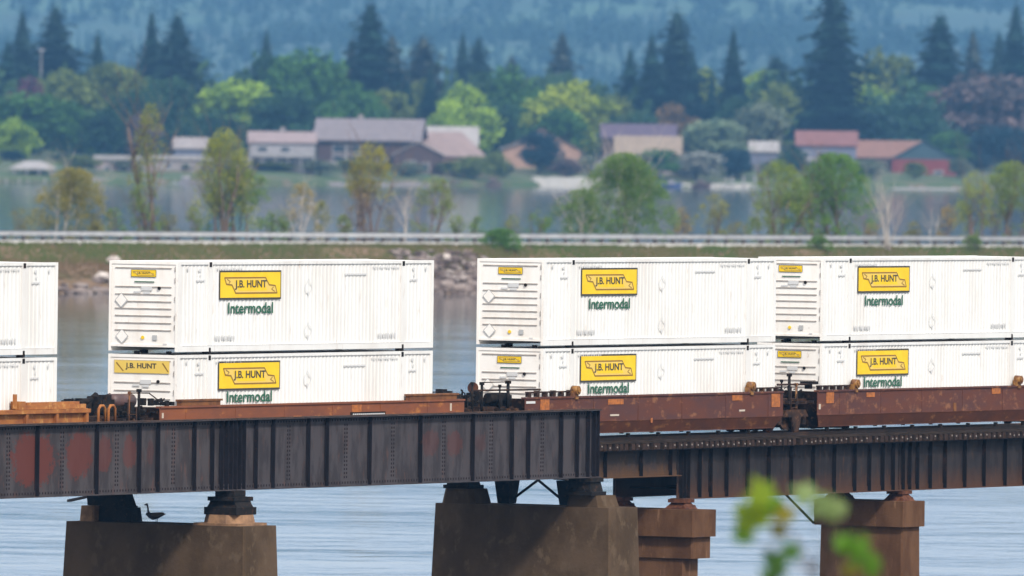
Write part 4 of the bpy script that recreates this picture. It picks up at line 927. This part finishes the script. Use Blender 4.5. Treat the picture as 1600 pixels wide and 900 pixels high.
# ------------------------------------------------------------------ trees
leafm=mat('foliage',(.05,.1,.03),.75,col2=(.55,.62,.62),scale=.28,lo_=.42,hi_=.60,usecol=True,spec=.2,trans=.22,detail=3)
barkm=mat('bark',(.10,.075,.06),.95,col2=(.05,.04,.035),scale=2)
palebark=mat('pale_bark',(.52,.47,.40),.9,col2=(.34,.29,.25),scale=4)
brownbark=mat('brown_bark',(.19,.13,.10),.9,col2=(.10,.07,.06),scale=4)
def conifer_mesh(seed,H=30.0,wd=8.0,ragged=.3,layers=44,shape=1.0):
    q=random.Random(seed); m_=MB()
    for k in range(14):                                  # inner body of twigs
        z0=H*(.04+.9*k/14); r0=wd*.36*(1-k/14)**shape*q.uniform(.8,1.15)+.15; m_.tube([(0,0,z0),(0,0,z0+H*.085)],[r0,r0*.35],7,cap=False,smooth=False)
    for k in range(layers):
        f_=k/(layers-1); z=H*(.05+.95*f_); r=wd/2*((1-f_)**shape*(1-.15*math.exp(-f_*12)))*(1+ragged*q.uniform(-1,.7))+.22
        nb=max(4,int(9*(1-f_)+4)); a0=q.uniform(0,6.28)
        for j in range(nb):
            a=a0+6.283*j/nb+q.uniform(-.25,.25); rr=r*q.uniform(.6,1.15); d=Vector((math.cos(a),math.sin(a),0)); s_=Vector((-d.y,d.x,0))
            dz=-rr*q.uniform(.12,.45); wb=rr*q.uniform(.26,.42)
            A=Vector((0,0,z))+d*rr*.12; T=Vector((0,0,z+dz))+d*rr; Mi=(A+T)/2+Vector((0,0,q.uniform(-.1,.35)))
            m_.add([A,Mi+s_*wb,T,Mi-s_*wb],[(0,1,2,3)]); 
            m_.add([Mi+Vector((0,0,.1)),Mi-Vector((0,0,.25))+d*rr*.1,T-Vector((0,0,rr*.22)),T],[(0,1,2,3)])
            for t in (.45,.75):
                c=A.lerp(T,t); m_.add([c,c+s_*wb*.9+Vector((0,0,-.5*wb)),c+d*rr*.25],[(0,1,2)]); m_.add([c,c-s_*wb*.9+Vector((0,0,-.5*wb)),c+d*rr*.25],[(0,1,2)])
    return m_
def clump(m_,q,c,r,n,s,flat=.8):
    for _ in range(n):
        while True:
            p=Vector((q.uniform(-1,1),q.uniform(-1,1),q.uniform(-1,1)))
            if .35<p.length<1: break
        p=Vector((p.x*r,p.y*r,p.z*r*flat))+c; a=Vector((q.gauss(0,1),q.gauss(0,1),q.gauss(0,1))).normalized(); b_=a.orthogonal().normalized(); e=a.cross(b_); ss=s*q.uniform(.6,1.3)
        m_.add([p-b_*ss,p-e*ss*.6,p+b_*ss,p+e*ss*.6],[(0,1,2,3)])
def broad_mesh(seed,H=15.0,wd=12.0,nc=46,n=62,s=.46,low=.03,top=.5):
    q=random.Random(seed); m_=MB(); cz=H*(low+1)/2; rz=H*(1-low)/2
    for i in range(nc):
        while True:
            p=Vector((q.uniform(-1,1),q.uniform(-1,1),q.uniform(-1,1)))
            if .3<p.length<1: break
        k=1-top*max(0,p.z)**2*.4
        c=Vector((p.x*wd/2*.74*k,p.y*wd/2*.74*k,cz+p.z*rz*.80)); clump(m_,q,c,wd*q.uniform(.13,.21),n,s)
    for i in range(5): clump(m_,q,Vector((q.uniform(-.2,.2)*wd,q.uniform(-.2,.2)*wd,cz+q.uniform(-.3,.3)*rz)),wd*.24,n,s*1.3)
    return m_
def trunk_mesh(seed,H,r,limbs=4,spread=3.0,top=.8):
    q=random.Random(seed); m_=MB(); pts=[(q.uniform(-.12,.12)*i,q.uniform(-.12,.12)*i,H*top*i/5) for i in range(6)]
    m_.tube(pts,[r*(1-.16*i) for i in range(6)],7)
    for k in range(limbs):
        i=1+k%4; p=Vector(pts[i]); a=q.uniform(0,6.28); e=p+Vector((math.cos(a)*spread,math.sin(a)*spread,H*.22)); m_.tube([p,(p+e)/2+Vector((0,0,-.2)),e],[r*.4,r*.28,r*.1],5)
    return m_
CON=[]; BRO=[]; KW=dict(c=2.0,b=1.25)
for i,(wd,rg,sh) in enumerate([(8,.28,1.0),(7,.45,.85),(9,.35,.8),(6,.3,1.05),(8.5,.5,.65)]):
    o=conifer_mesh(40+i,30,wd,rg,46,sh).build('crown',leafm); t=trunk_mesh(60+i,30,.45,0,0,.95).build('trunk',barkm); CON.append((o,t,wd))
for i,(H_,wd,tp) in enumerate([(15,12,.6),(15,13,.3),(16,10,.8),(14,13,.9),(17,11,.5)]):
    o=broad_mesh(80+i,H_,wd,top=tp).build('crown',leafm); t=trunk_mesh(90+i,H_,.35,5,wd*.3).build('trunk',barkm); BRO.append((o,t,H_,wd))
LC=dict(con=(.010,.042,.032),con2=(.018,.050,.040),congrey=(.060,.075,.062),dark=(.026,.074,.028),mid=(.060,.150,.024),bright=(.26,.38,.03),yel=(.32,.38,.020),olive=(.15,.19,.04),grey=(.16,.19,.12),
    mauve=(.15,.105,.10),orange=(.20,.12,.05),plum=(.14,.035,.07),willow=(.20,.26,.15),pale=(.30,.30,.26),navy=(.010,.040,.055),teal=(.03,.085,.05))
def put_tree(kind,i,px,pyt,wpx,t,col,label,group=None,base=None):
    X,D=fp(px,t); zb=ground(X,D); zt=zat(px,pyt,D); H=zt-zb; q=random.Random(int(px*7+pyt))
    if base is not None: zb0=zat(px,base,D); zb=min(zb,zb0); H=zt-zb
    src=(CON if kind=='c' else BRO)[i]; sh=30.0 if kind=='c' else src[2]; sw=src[2] if kind=='c' else src[3]
    g=tag(empty('conifer' if kind=='c' else 'broadleaf_tree',(X,D,zb),q.uniform(0,6.28)),label,'tree',group or ('conifers of the far shore' if kind=='c' else 'leafy trees of the far shore'))
    sx=wpx*KW[kind]*D/F/sw
    for s_ in (src[0],src[1]):
        c=s_.copy(); COL.objects.link(c); c.parent=g; k_=sx if s_ is src[0] else max(.6,min(1.6,sx)); c.scale=(k_,k_,H/sh*(1.0 if s_ is src[0] else .97)); c.color=(*LC[col],1)
TREES=[
('c',0,30,12,70,420,'con2','faint tall conifer at the left edge, behind the plum coloured tree'),
('c',2,82,2,95,430,'con2','wide dark conifer group reaching the top edge near the left corner'),
('c',1,8,60,60,380,'con','dark conifer cut by the left picture edge'),
('c',3,148,48,52,260,'con','narrow dark conifer with a pointed tip, third from the left edge'),
('c',0,232,12,62,330,'con','left of the twin pointed conifers in the left third'),
('c',2,272,16,95,335,'con','right and broader one of the twin pointed conifers in the left third'),
('c',4,255,62,120,300,'con2','low broad conifer filling in below the twin pointed conifers'),
('c',1,306,105,50,360,'con2','short conifer at the right foot of the twin pointed conifers'),
('c',0,412,42,48,520,'con2','lone small conifer tip above the big green leafy trees'),
('c',4,573,-2,72,280,'con','tallest conifer left of centre, its tip at the top edge of the picture'),
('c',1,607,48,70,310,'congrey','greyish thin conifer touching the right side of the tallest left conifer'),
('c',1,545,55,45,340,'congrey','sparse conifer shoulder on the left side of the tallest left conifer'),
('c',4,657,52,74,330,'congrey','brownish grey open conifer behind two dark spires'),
('c',3,632,108,38,200,'con','left of two slim dark spires above the pinkish roof'),
('c',0,668,98,50,205,'con','right of two slim dark spires above the pinkish roof'),
('c',0,718,46,50,560,'con2','left of a pair of distant conifers right of the brownish grey one'),
('c',4,743,54,48,565,'con2','right of a pair of distant conifers right of the brownish grey one'),
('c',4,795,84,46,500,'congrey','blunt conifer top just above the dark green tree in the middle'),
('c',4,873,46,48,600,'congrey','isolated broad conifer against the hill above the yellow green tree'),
('c',0,980,72,60,260,'con','leftmost spire of the dark conifer cluster right of centre'),
('c',0,1013,48,62,270,'con','second spire of the dark conifer cluster right of centre'),
('c',4,1052,10,68,300,'con2','tallest and bluntest conifer of the cluster right of centre'),
('c',0,1078,78,50,250,'con','rightmost spire of the dark conifer cluster right of centre'),
('c',2,1030,110,110,240,'con','broad dark conifer skirt at the foot of the cluster right of centre'),
('c',3,1108,104,34,240,'con','small thin conifer between the cluster and the single pointed spire'),
('c',0,1141,40,58,260,'con','single sharply pointed conifer spire right of the cluster'),
('c',4,1208,82,74,330,'con2','blunt dark conifer left of the column shaped giant'),
('c',4,1296,-30,84,120,'con','giant column shaped conifer running out of the top edge, right of centre'),
('c',1,1350,70,26,520,'con2','tiny distant conifer tip over the olive tree'),
('c',4,1463,16,78,290,'con','ragged tall conifer with drooping branches left of the mauve tree'),
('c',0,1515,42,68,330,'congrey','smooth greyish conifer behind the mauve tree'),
('c',0,1582,0,80,360,'con','large conifer in the upper right corner'),
('c',1,1556,45,50,400,'con2','conifer between the greyish one and the corner one'),
('b',0,35,135,120,150,'mid','round green tree at the lower left edge beside the gazebo'),
('b',4,34,108,60,240,'plum','plum coloured tree at the far left edge'),
('b',2,60,102,50,300,'olive','yellowish olive treetop beside the plum tree'),
('b',2,108,84,100,210,'olive','tall olive tree with a reddish tip left of the narrow dark conifer'),
('b',1,112,150,90,140,'mid','lower green tree under the tall olive tree'),
('b',2,182,72,95,230,'olive','olive yellow treetop right of the narrow dark conifer'),
('b',1,205,128,110,170,'dark','dark green tree below the olive yellow treetop'),
('b',2,160,155,70,120,'dark','dark tree above the pinkish flat roofed building'),
('b',0,262,110,90,180,'dark','blue green leafy tree below the twin conifers'),
('b',4,222,170,55,110,'mauve','greyish mauve small tree above the white flat roof'),
('b',0,362,114,125,190,'bright','bright yellow green rounded tree left of the big green group'),
('b',1,330,165,95,120,'dark','dark shrubby tree below the bright rounded tree at the left'),
('b',3,415,68,110,330,'dark','dark crowned tree, left part of the big green group'),
('b',1,470,64,140,260,'mid','biggest green tree of the left centre, directly above the long grey roof'),
('b',4,522,80,80,240,'mid','green tree squeezed between the biggest green tree and the tall conifer'),
('b',0,440,130,120,150,'dark','lower dark green tree above the white two storey house'),
('b',2,520,140,80,130,'mid','lower mid green tree behind the long grey roof ridge'),
('b',2,604,120,70,180,'olive','olive grey tree right of the tallest left conifer'),
('b',2,652,100,50,250,'olive','pale olive tree seen between the two slim spires'),
('b',3,722,120,108,150,'bright','bright yellow green tree above the pinkish roof'),
('b',1,700,165,80,130,'bright','lower lobe of bright foliage directly above the pinkish roof'),
('b',1,790,92,100,230,'mid','deep green rounded tree between the two bright ones'),
('b',0,770,150,90,160,'dark','dark green tree filling below the deep green one'),
('b',3,888,116,130,170,'yel','largest bright yellow tree, right of the middle'),
('b',1,868,160,90,140,'mid','green lower part of trees under the largest bright yellow one'),
('b',0,840,198,62,30,'navy','dark blue green round tree standing in front of the brown gabled house'),
('b',1,1000,170,130,130,'dark','dark leafy tree behind the dark purple roof'),
('b',4,1056,152,66,100,'orange','orange brown bushy tree right of the dark purple roof'),
('b',4,1106,94,56,420,'yel','yellow green treetop between conifer cluster and single spire'),
('b',2,1180,84,70,420,'bright','light green treetop right of the single spire'),
('b',0,1112,180,100,70,'willow','pale grey green willow right of the tan roof'),
('b',1,1180,150,100,110,'grey','large grey green tree right of the willow'),
('b',1,1222,118,90,190,'olive','olive tree left of the giant column conifer'),
('b',0,1150,140,80,180,'dark','dark tree behind the willow'),
('b',3,1378,64,130,330,'olive','wide olive green tree right of the giant column conifer'),
('b',2,1345,110,90,260,'bright','lighter green tree right against the giant column conifer'),
('b',1,1410,138,140,150,'teal','dark blue green tree directly behind the red barn'),
('b',0,1535,100,165,150,'mauve','huge bare looking mauve grey tree at the right edge'),
('b',1,1592,120,90,140,'mauve','mauve grey tree cut by the right picture edge'),
('b',0,1480,200,60,90,'mid','small green tree between the red barn and the mauve tree'),
('b',1,1570,190,110,80,'navy','dark blue undergrowth tree low at the right edge'),
('b',1,1085,232,84,12,'pale','whitish blossoming bush at the water below the willow'),
('b',0,1024,228,70,14,'mid','green bush at the water in front of the tan roof'),
('b',1,772,232,36,12,'olive','small olive bush right of the pinkish roofed house'),
('b',1,880,244,50,10,'mauve','low brownish bush on the lawn before the gabled house'),
('b',1,738,240,60,10,'olive','low olive hedge bush in front of the pinkish roof'),
('b',4,1236,226,40,20,'dark','dark bush at the left corner of the red roofed house'),
('b',0,1148,228,50,20,'navy','dark blue bush right of the whitish blossoming bush'),
]
TREES+=[
('b',2,300,128,70,240,'olive','olive tree squeezed between the twin conifers and the bright rounded tree'),
('b',0,560,128,80,170,'mid','green tree at the foot of the tallest conifer left of centre'),
('b',3,834,128,60,240,'mid','green tree top left of the largest bright yellow tree'),
('b',1,950,140,70,210,'olive','olive tree between the largest bright yellow tree and the conifer cluster'),
('b',2,1255,160,60,150,'bright','light green tree just above the red roof'),
('b',0,1440,120,80,260,'mid','green tree behind the ragged tall conifer'),
('b',3,18,178,80,110,'bright','lighter green tree low at the left picture edge'),
]
for r_ in TREES: put_tree(*r_)
qs=random.Random(31)
for k in range(46):
    px=-10+k*36+qs.uniform(-14,14); dk=k%2
    put_tree('b',k%5,px,qs.uniform(240,254) if not dk else qs.uniform(232,246),qs.uniform(32,64),qs.uniform(18,40) if not dk else qs.uniform(78,110),('olive','mid','grey','mauve')[k%4] if not dk else ('dark','navy','teal')[k%3],
      'low bush among the houses and lawns of the far shore' if not dk else 'dark low tree behind the houses of the far shore','low bushes of the far shore' if not dk else 'dark low trees of the far shore')
for (o,t,*_) in CON+BRO:
    bpy.data.objects.remove(o); bpy.data.objects.remove(t)
# woods that read as one mass
def wood(name,label,spots,col,seed,mode='mix',big=1.0):
    q=random.Random(seed); m_=MB()
    for (x,y,z,h,k) in spots:
        if k:
            r0=h*.15*q.uniform(.8,1.3); L=9
            for i in range(L):
                f_=i/L; zz=z+h*(.08+.92*f_); r=r0*(1-f_)*q.uniform(.75,1.2)+.3; a0=q.uniform(0,6); 
                for j in range(6):
                    a=a0+j*1.047; d=Vector((math.cos(a),math.sin(a),0)); s_=Vector((-d.y,d.x,0))*r*.5; P=Vector((x,y,zz)); rr=r*q.uniform(.8,1.25)
                    m_.add([P+Vector((0,0,h*.1)),P+d*rr+s_-Vector((0,0,r*.3)),P+d*rr-s_-Vector((0,0,r*.3))],[(0,1,2)])
        else:
            c=Vector((x,y,z+h*.55))
            for _ in range(5):
                clump(m_,q,c+Vector((q.uniform(-1,1)*h*.3,q.uniform(-1,1)*h*.3,q.uniform(-.6,.9)*h*.33)),h*.24,14,h*.085)
    o=m_.build(name,leafm); o.color=(*col,1); return tag(o,label,'woods',kind='stuff')
q=random.Random(77); sp=[]
for i in range(620):
    X=q.uniform(-235,260); t=q.uniform(130,700); Y=shore(X)+t; sp.append((X,Y,ground(X,Y)-1,(q.uniform(8,13) if t<230 else q.uniform(15,20+8*max(0,nz2(X*.06,3,2))+5)),q.random()<.3))
wood('woodland','dim green woods filling in behind the houses and the nearer trees',sp,(.038,.085,.030),1)
sp=[]
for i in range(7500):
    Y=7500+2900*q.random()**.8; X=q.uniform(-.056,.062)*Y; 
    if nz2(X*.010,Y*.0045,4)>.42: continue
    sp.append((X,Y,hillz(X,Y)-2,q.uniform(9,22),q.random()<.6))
wood('forest','blue green conifer forest covering the hillside behind everything',sp,(.038,.084,.068),2)  # tree colour also carries some haze blue, like the floor

leafs=mat('spring_leaves',(.05,.1,.03),.7,col2=(.78,.82,.7),scale=.9,usecol=True,spec=.2,trans=.45,detail=3)
# trees and shrubs on the causeway
def bushy(name,label,px,pyt,wpx,seed,lcol,bark,n_st=5,leaves=2600,ls=.17,lean=0.0,yl=13.0,pyb=366,sparse=.0,crown=(.08,1.0),wob=.35,cat='tree',group='trees and shrubs growing on the causeway',grow=1.0,taper=.5):
    xx=cwx(px,yl); P=cw(xx,yl); D=P.y; zb={True:4.3,False:3.0}[yl<12] if yl>0 else 3.4
    if yl>0: zb=4.75-(max(0,yl-10.2))*.34
    else: zb=CZT+ (yl+.9)*.62 -.35
    zt=zat(px,pyt,D); H=zt-zb; Wd=wpx*1.28*D/F; q=random.Random(seed); leaves=int(leaves*1.75); ls*=.60; g=tag(empty(name,(P.x,P.y,zb),0),label,cat,group)
    st=MB(); tips=[]; lf=MB()
    def grow_(p,d,L,r,lvl):
        k=4; pts=[p]; rs=[r]
        for i in range(k):
            d=(d+Vector((q.gauss(0,wob*.35),q.gauss(0,wob*.35),.10))).normalized(); p=p+d*L/k; pts.append(p); rs.append(r*(1-.72*(i+1)/k))
            if lvl<2 and i>=1:
                for _ in range(2):
                    a=q.uniform(0,6.28); nd=(d+Vector((math.cos(a),math.sin(a),q.uniform(-.1,.5)))*q.uniform(.5,1.0)).normalized(); grow_(p,nd,L*q.uniform(.35,.6),rs[-1]*.6,lvl+1)
            if lvl>=1 or i>=2: tips.append((p,lvl))
        st.tube(pts,rs,5 if lvl else 6,smooth=True)
    for s_ in range(n_st):
        a=q.uniform(0,6.28); o_=Vector((math.cos(a),math.sin(a),0))*q.uniform(0,.12)*Wd
        sp_=q.uniform(.1,1.0)*Wd*.42*math.cos(q.uniform(0,6.28))
        d=Vector((sp_+lean*H,q.uniform(-.3,.3)*Wd*.5,H)).normalized(); grow_(o_,d,H*q.uniform(.6,.92)*grow,max(.05,H*.013)*q.uniform(.8,1.3),0)
    so=st.build('trunk',bark,g)
    tl=[t for t in tips if t[0].z>H*crown[0]]
    # keep the crown inside the outline seen in the photograph
    if leaves:
        cl=[]
        while len(cl)<max(10,leaves//70):
            fz=q.uniform(crown[0],.97); lim=Wd*.5*(1-taper*fz**1.5)*math.sqrt(max(0,1-fz**5))*q.uniform(.8,1.08)
            cl.append(Vector((q.uniform(-lim,lim)+lean*H*fz,q.uniform(-.6,.6)*lim,fz*H)))
        cnt=0
        for _ in range(leaves*4):
            if cnt>=leaves: break
            if q.random()<.45: c=q.choice(tl)[0]+Vector((q.gauss(0,.30),q.gauss(0,.30),q.gauss(0,.28)))*max(.6,H*.10)
            else: c=q.choice(cl)+Vector((q.gauss(0,.34),q.gauss(0,.34),q.gauss(0,.30)))*max(.7,H*.10)
            fz=max(0,c.z/H)
            if c.z<.2 or fz>1.02: continue
            lim=Wd*.5*(1-taper*fz**1.5)*math.sqrt(max(0,1.08-fz**5))
            if abs(c.x-lean*H*fz)>lim*q.uniform(.85,1.15): continue
            cnt+=1
            a=Vector((q.gauss(0,1),q.gauss(0,1),q.gauss(0,1))).normalized(); b_=a.orthogonal().normalized(); e=a.cross(b_); s2=ls*q.uniform(.6,1.4)
            lf.add([c-b_*s2,c-e*s2*.55,c+b_*s2,c+e*s2*.55],[(0,1,2,3)])
        lo=lf.build('crown',leafs,g); lo.color=(*[min(1,c_*k_) for c_,k_ in zip(lcol,(1.60,1.62,1.45))],1)
    return g
G1=(.13,.17,.045); G2=(.10,.155,.04); G3=(.20,.19,.05); G4=(.23,.17,.07)
bushy('small_tree','sparse olive and orange tree with a white trunk at the left on the causeway',100,262,120,1,(.19,.165,.05),palebark,4,6500,.16,lean=.10,taper=.45)
bushy('small_tree','tall thin bare brown tree with few leaves near the water gap at the left',232,160,62,2,(.16,.17,.05),brownbark,3,900,.20,crown=(.35,1),grow=1.05)
bushy('shrub','olive shrub at the foot of the tall thin bare tree',222,285,55,3,G1,brownbark,4,1100,taper=.3)
bushy('small_tree','yellow green tree with a round upper crown, broad at its foot',348,200,95,4,(.20,.21,.045),brownbark,4,2900,.19,crown=(.2,1),taper=.5)
bushy('shrub','wide green shrub right below the round crowned yellow green tree',372,262,130,5,G2,brownbark,7,3200,taper=.4)
bushy('shrub','brownish sparse shrub with pale stems left of the middle',468,285,58,6,(.24,.19,.09),palebark,4,700,taper=.4)
bushy('shrub','small sparse shrub next to the brownish one',502,312,38,7,(.17,.17,.06),palebark,3,500)
bushy('small_tree','slender tree with an olive yellow crown and brown stems in front of the grey roof',577,222,66,8,(.21,.19,.045),brownbark,4,1900,.19,crown=(.5,1),taper=.2)
bushy('shrub','leafless brown undergrowth at the foot of the slender tree',560,290,70,9,(.24,.17,.11),brownbark,6,450,crown=(.2,1))
bushy('bare_tree','thin white leafless sapling left of the sparse green tree',632,290,26,10,G1,palebark,2,0,grow=1.0)
bushy('small_tree','sparse green tree leaning right, left of the third container stack',672,275,62,11,(.15,.175,.055),brownbark,4,1300,lean=.05,taper=.3)
bushy('small_tree','biggest green tree on the causeway, with pale branches inside',972,240,160,12,(.095,.155,.035),palebark,9,9500,.19,taper=.55,crown=(.15,1))
bushy('shrub','lower left half of the biggest green tree clump',910,296,128,13,(.10,.155,.04),palebark,7,3200,.18,taper=.5,crown=(.1,1))
bushy('shrub','thin low olive shrub right of the biggest green tree',1110,302,62,14,(.19,.19,.06),brownbark,4,800,taper=.4)
bushy('small_tree','light green tree left of the densest one at the right',1218,250,82,15,(.15,.19,.04),brownbark,5,2900,.18,crown=(.15,1),taper=.3)
bushy('small_tree','densest green tree on the causeway, in front of the blue grey house',1302,240,126,16,(.085,.16,.032),brownbark,7,5600,.19,crown=(.12,1),taper=.35)
bushy('shrub','green shrub between the light green tree and the densest one',1258,280,100,25,(.10,.17,.04),brownbark,5,2200,.18,crown=(.1,1))
bushy('bare_tree','white leafless forked shrub standing on the near side of the guardrail',1391,298,62,17,G1,palebark,5,0,yl=-2.0,grow=1.15)
bushy('bare_tree','short pale bare stem right of the forked white shrub',1454,322,20,18,G1,palebark,2,0)
bushy('shrub','yellow green loose shrub near the right edge',1522,268,62,19,(.19,.21,.05),brownbark,4,1500,taper=.4)
bushy('small_tree','green brown tree cut by the right picture edge',1580,252,90,20,(.14,.18,.045),brownbark,6,3300,.18,crown=(.1,1),taper=.3)
bushy('shrub','round green bush on the near slope above the third container stack',783,357,58,21,(.075,.15,.035),brownbark,8,2400,.15,yl=-1.6,crown=(.02,1),taper=.35)
bushy('shrub','small green bush on the near slope below the densest tree',1278,368,40,22,(.09,.15,.04),brownbark,6,900,.14,yl=-1.7,crown=(.02,1))
bushy('shrub','small green bush on the near slope towards the right edge',1518,368,38,23,(.10,.15,.045),brownbark,6,800,.14,yl=-1.7,crown=(.02,1))
bushy('shrub','faint olive shrub rising behind the guardrail between white sapling and tall stack',800,335,36,24,(.14,.16,.06),brownbark,3,350)

qb=random.Random(8)
for k,px in enumerate((30,150,178,262,300,425,440,535,605,712,745,838,1065,1150,1185,1365,1425,1480,1552)):
    bushy('brush','low wispy olive brush behind the guardrail',px,qb.uniform(318,348),qb.uniform(22,46),200+k,qb.choice((G1,(.16,.15,.06),G4,G2)),brownbark,3,qb.randint(150,420),.17,taper=.3,group='wispy brush behind the guardrail')
# ------------------------------------------------------------------ maple sapling close to the camera
D0=128.0
sap=at(1268,900,D0); gz=bankz(D0); root=tag(empty('maple_sapling',(sap.x,sap.y,gz),0),'out of focus yellow green maple twig in the lower right, nearest thing of all','sapling')
LCOL=[mat('young_leaf_%s'%n_,c,.5,col2=c2,scale=9,trans=.5,spec=.3) for n_,c,c2 in (('yellow',(.20,.27,.012),(.15,.24,.012)),('green',(.075,.20,.012),(.10,.22,.015)),('pale',(.26,.33,.14),(.20,.30,.09)),('bronze',(.22,.17,.01),(.16,.17,.01)),('deep',(.03,.10,.012),(.05,.13,.012)))]
half=[(0,-.48),(.06,-.30),(.30,-.34),(.24,-.18),(.50,-.02),(.40,.06),(.46,.28),(.26,.20),(.20,.26),(.12,.44),(0,.62)]
outline=half+[(-x,y) for x,y in half[-2:0:-1]]
stem=MB(); stem.tube([(0,0,-.05),(.05,.02,1.0),(-.02,0,sap.z-gz-.3),(.03,0,sap.z-gz+.15)],[.03,.024,.015,.010],8)
tip=Vector((.03,0,sap.z-gz+.15)); lv=[]
q=random.Random(9); LS=2.35
for (px,py,s_,mi,rz_) in ((1172,806,.19,0,.5),(1192,772,.15,0,-.5),(1160,832,.13,1,.9),(1205,790,.12,1,2.2),(1226,804,.12,3,-.2),(1216,830,.09,3,.4),(1258,772,.12,2,-1.1),(1290,792,.17,2,-2.1),(1310,798,.12,2,-1.6),
        (1212,878,.15,4,.9),(1238,862,.11,4,-.8),(1204,900,.11,4,.2),(1340,862,.17,1,-.8),(1362,884,.13,1,-1.5),(1318,850,.11,1,.7),(1330,890,.09,3,0)):
    p=at(px,py,D0+q.uniform(-.25,.25))-Vector((sap.x,sap.y,gz)); 
    Rm=Matrix.Rotation(rz_,3,'Y')@Matrix.Rotation(q.uniform(-.7,.7),3,'X')@Matrix.Rotation(q.uniform(-.5,.5),3,'Z')
    s_=s_*LS; m_=MB(); pts=[Rm@Vector((x*s_,.06*s_*abs(x)*4-.04*s_*y*y,y*s_)) for x,y in outline]; c0=Rm@Vector((0,-.01*s_,0)); m_.add([c0]+pts,[(0,i+1,(i+1)%len(pts)+1) for i in range(len(pts))])
    b0=Rm@Vector((0,0,-.48*s_)); m_.tube([b0,b0+Vector((0,0,-.02))],.002,4)
    o=m_.build('leaf',LCOL[mi],root); o.location=p
    stem.tube([tip+Vector((0,0,-.12*q.random()-.05)),(tip+p+b0)/2+Vector((0,0,.02)),p+b0],[.006,.004,.002],5)
stem.build('trunk',brownbark,root)

# ------------------------------------------------------------------ haze
hz_=bpy.data.materials.new('haze'); hz_.use_nodes=True; nt=hz_.node_tree; nt.nodes.remove(nt.nodes['Principled BSDF'])
pv=nt.nodes.new('ShaderNodeVolumePrincipled'); pv.inputs['Color'].default_value=(.19,.46,.86,1); pv.inputs['Density'].default_value=.000066; pv.inputs['Anisotropy'].default_value=0.0
nt.links.new(pv.outputs[0], nt.nodes['Material Output'].inputs['Volume'])
b=MB(); b.box(-3200,3200,-900,12800,-8,420); tag(b.build('haze',hz_),kind='stuff')
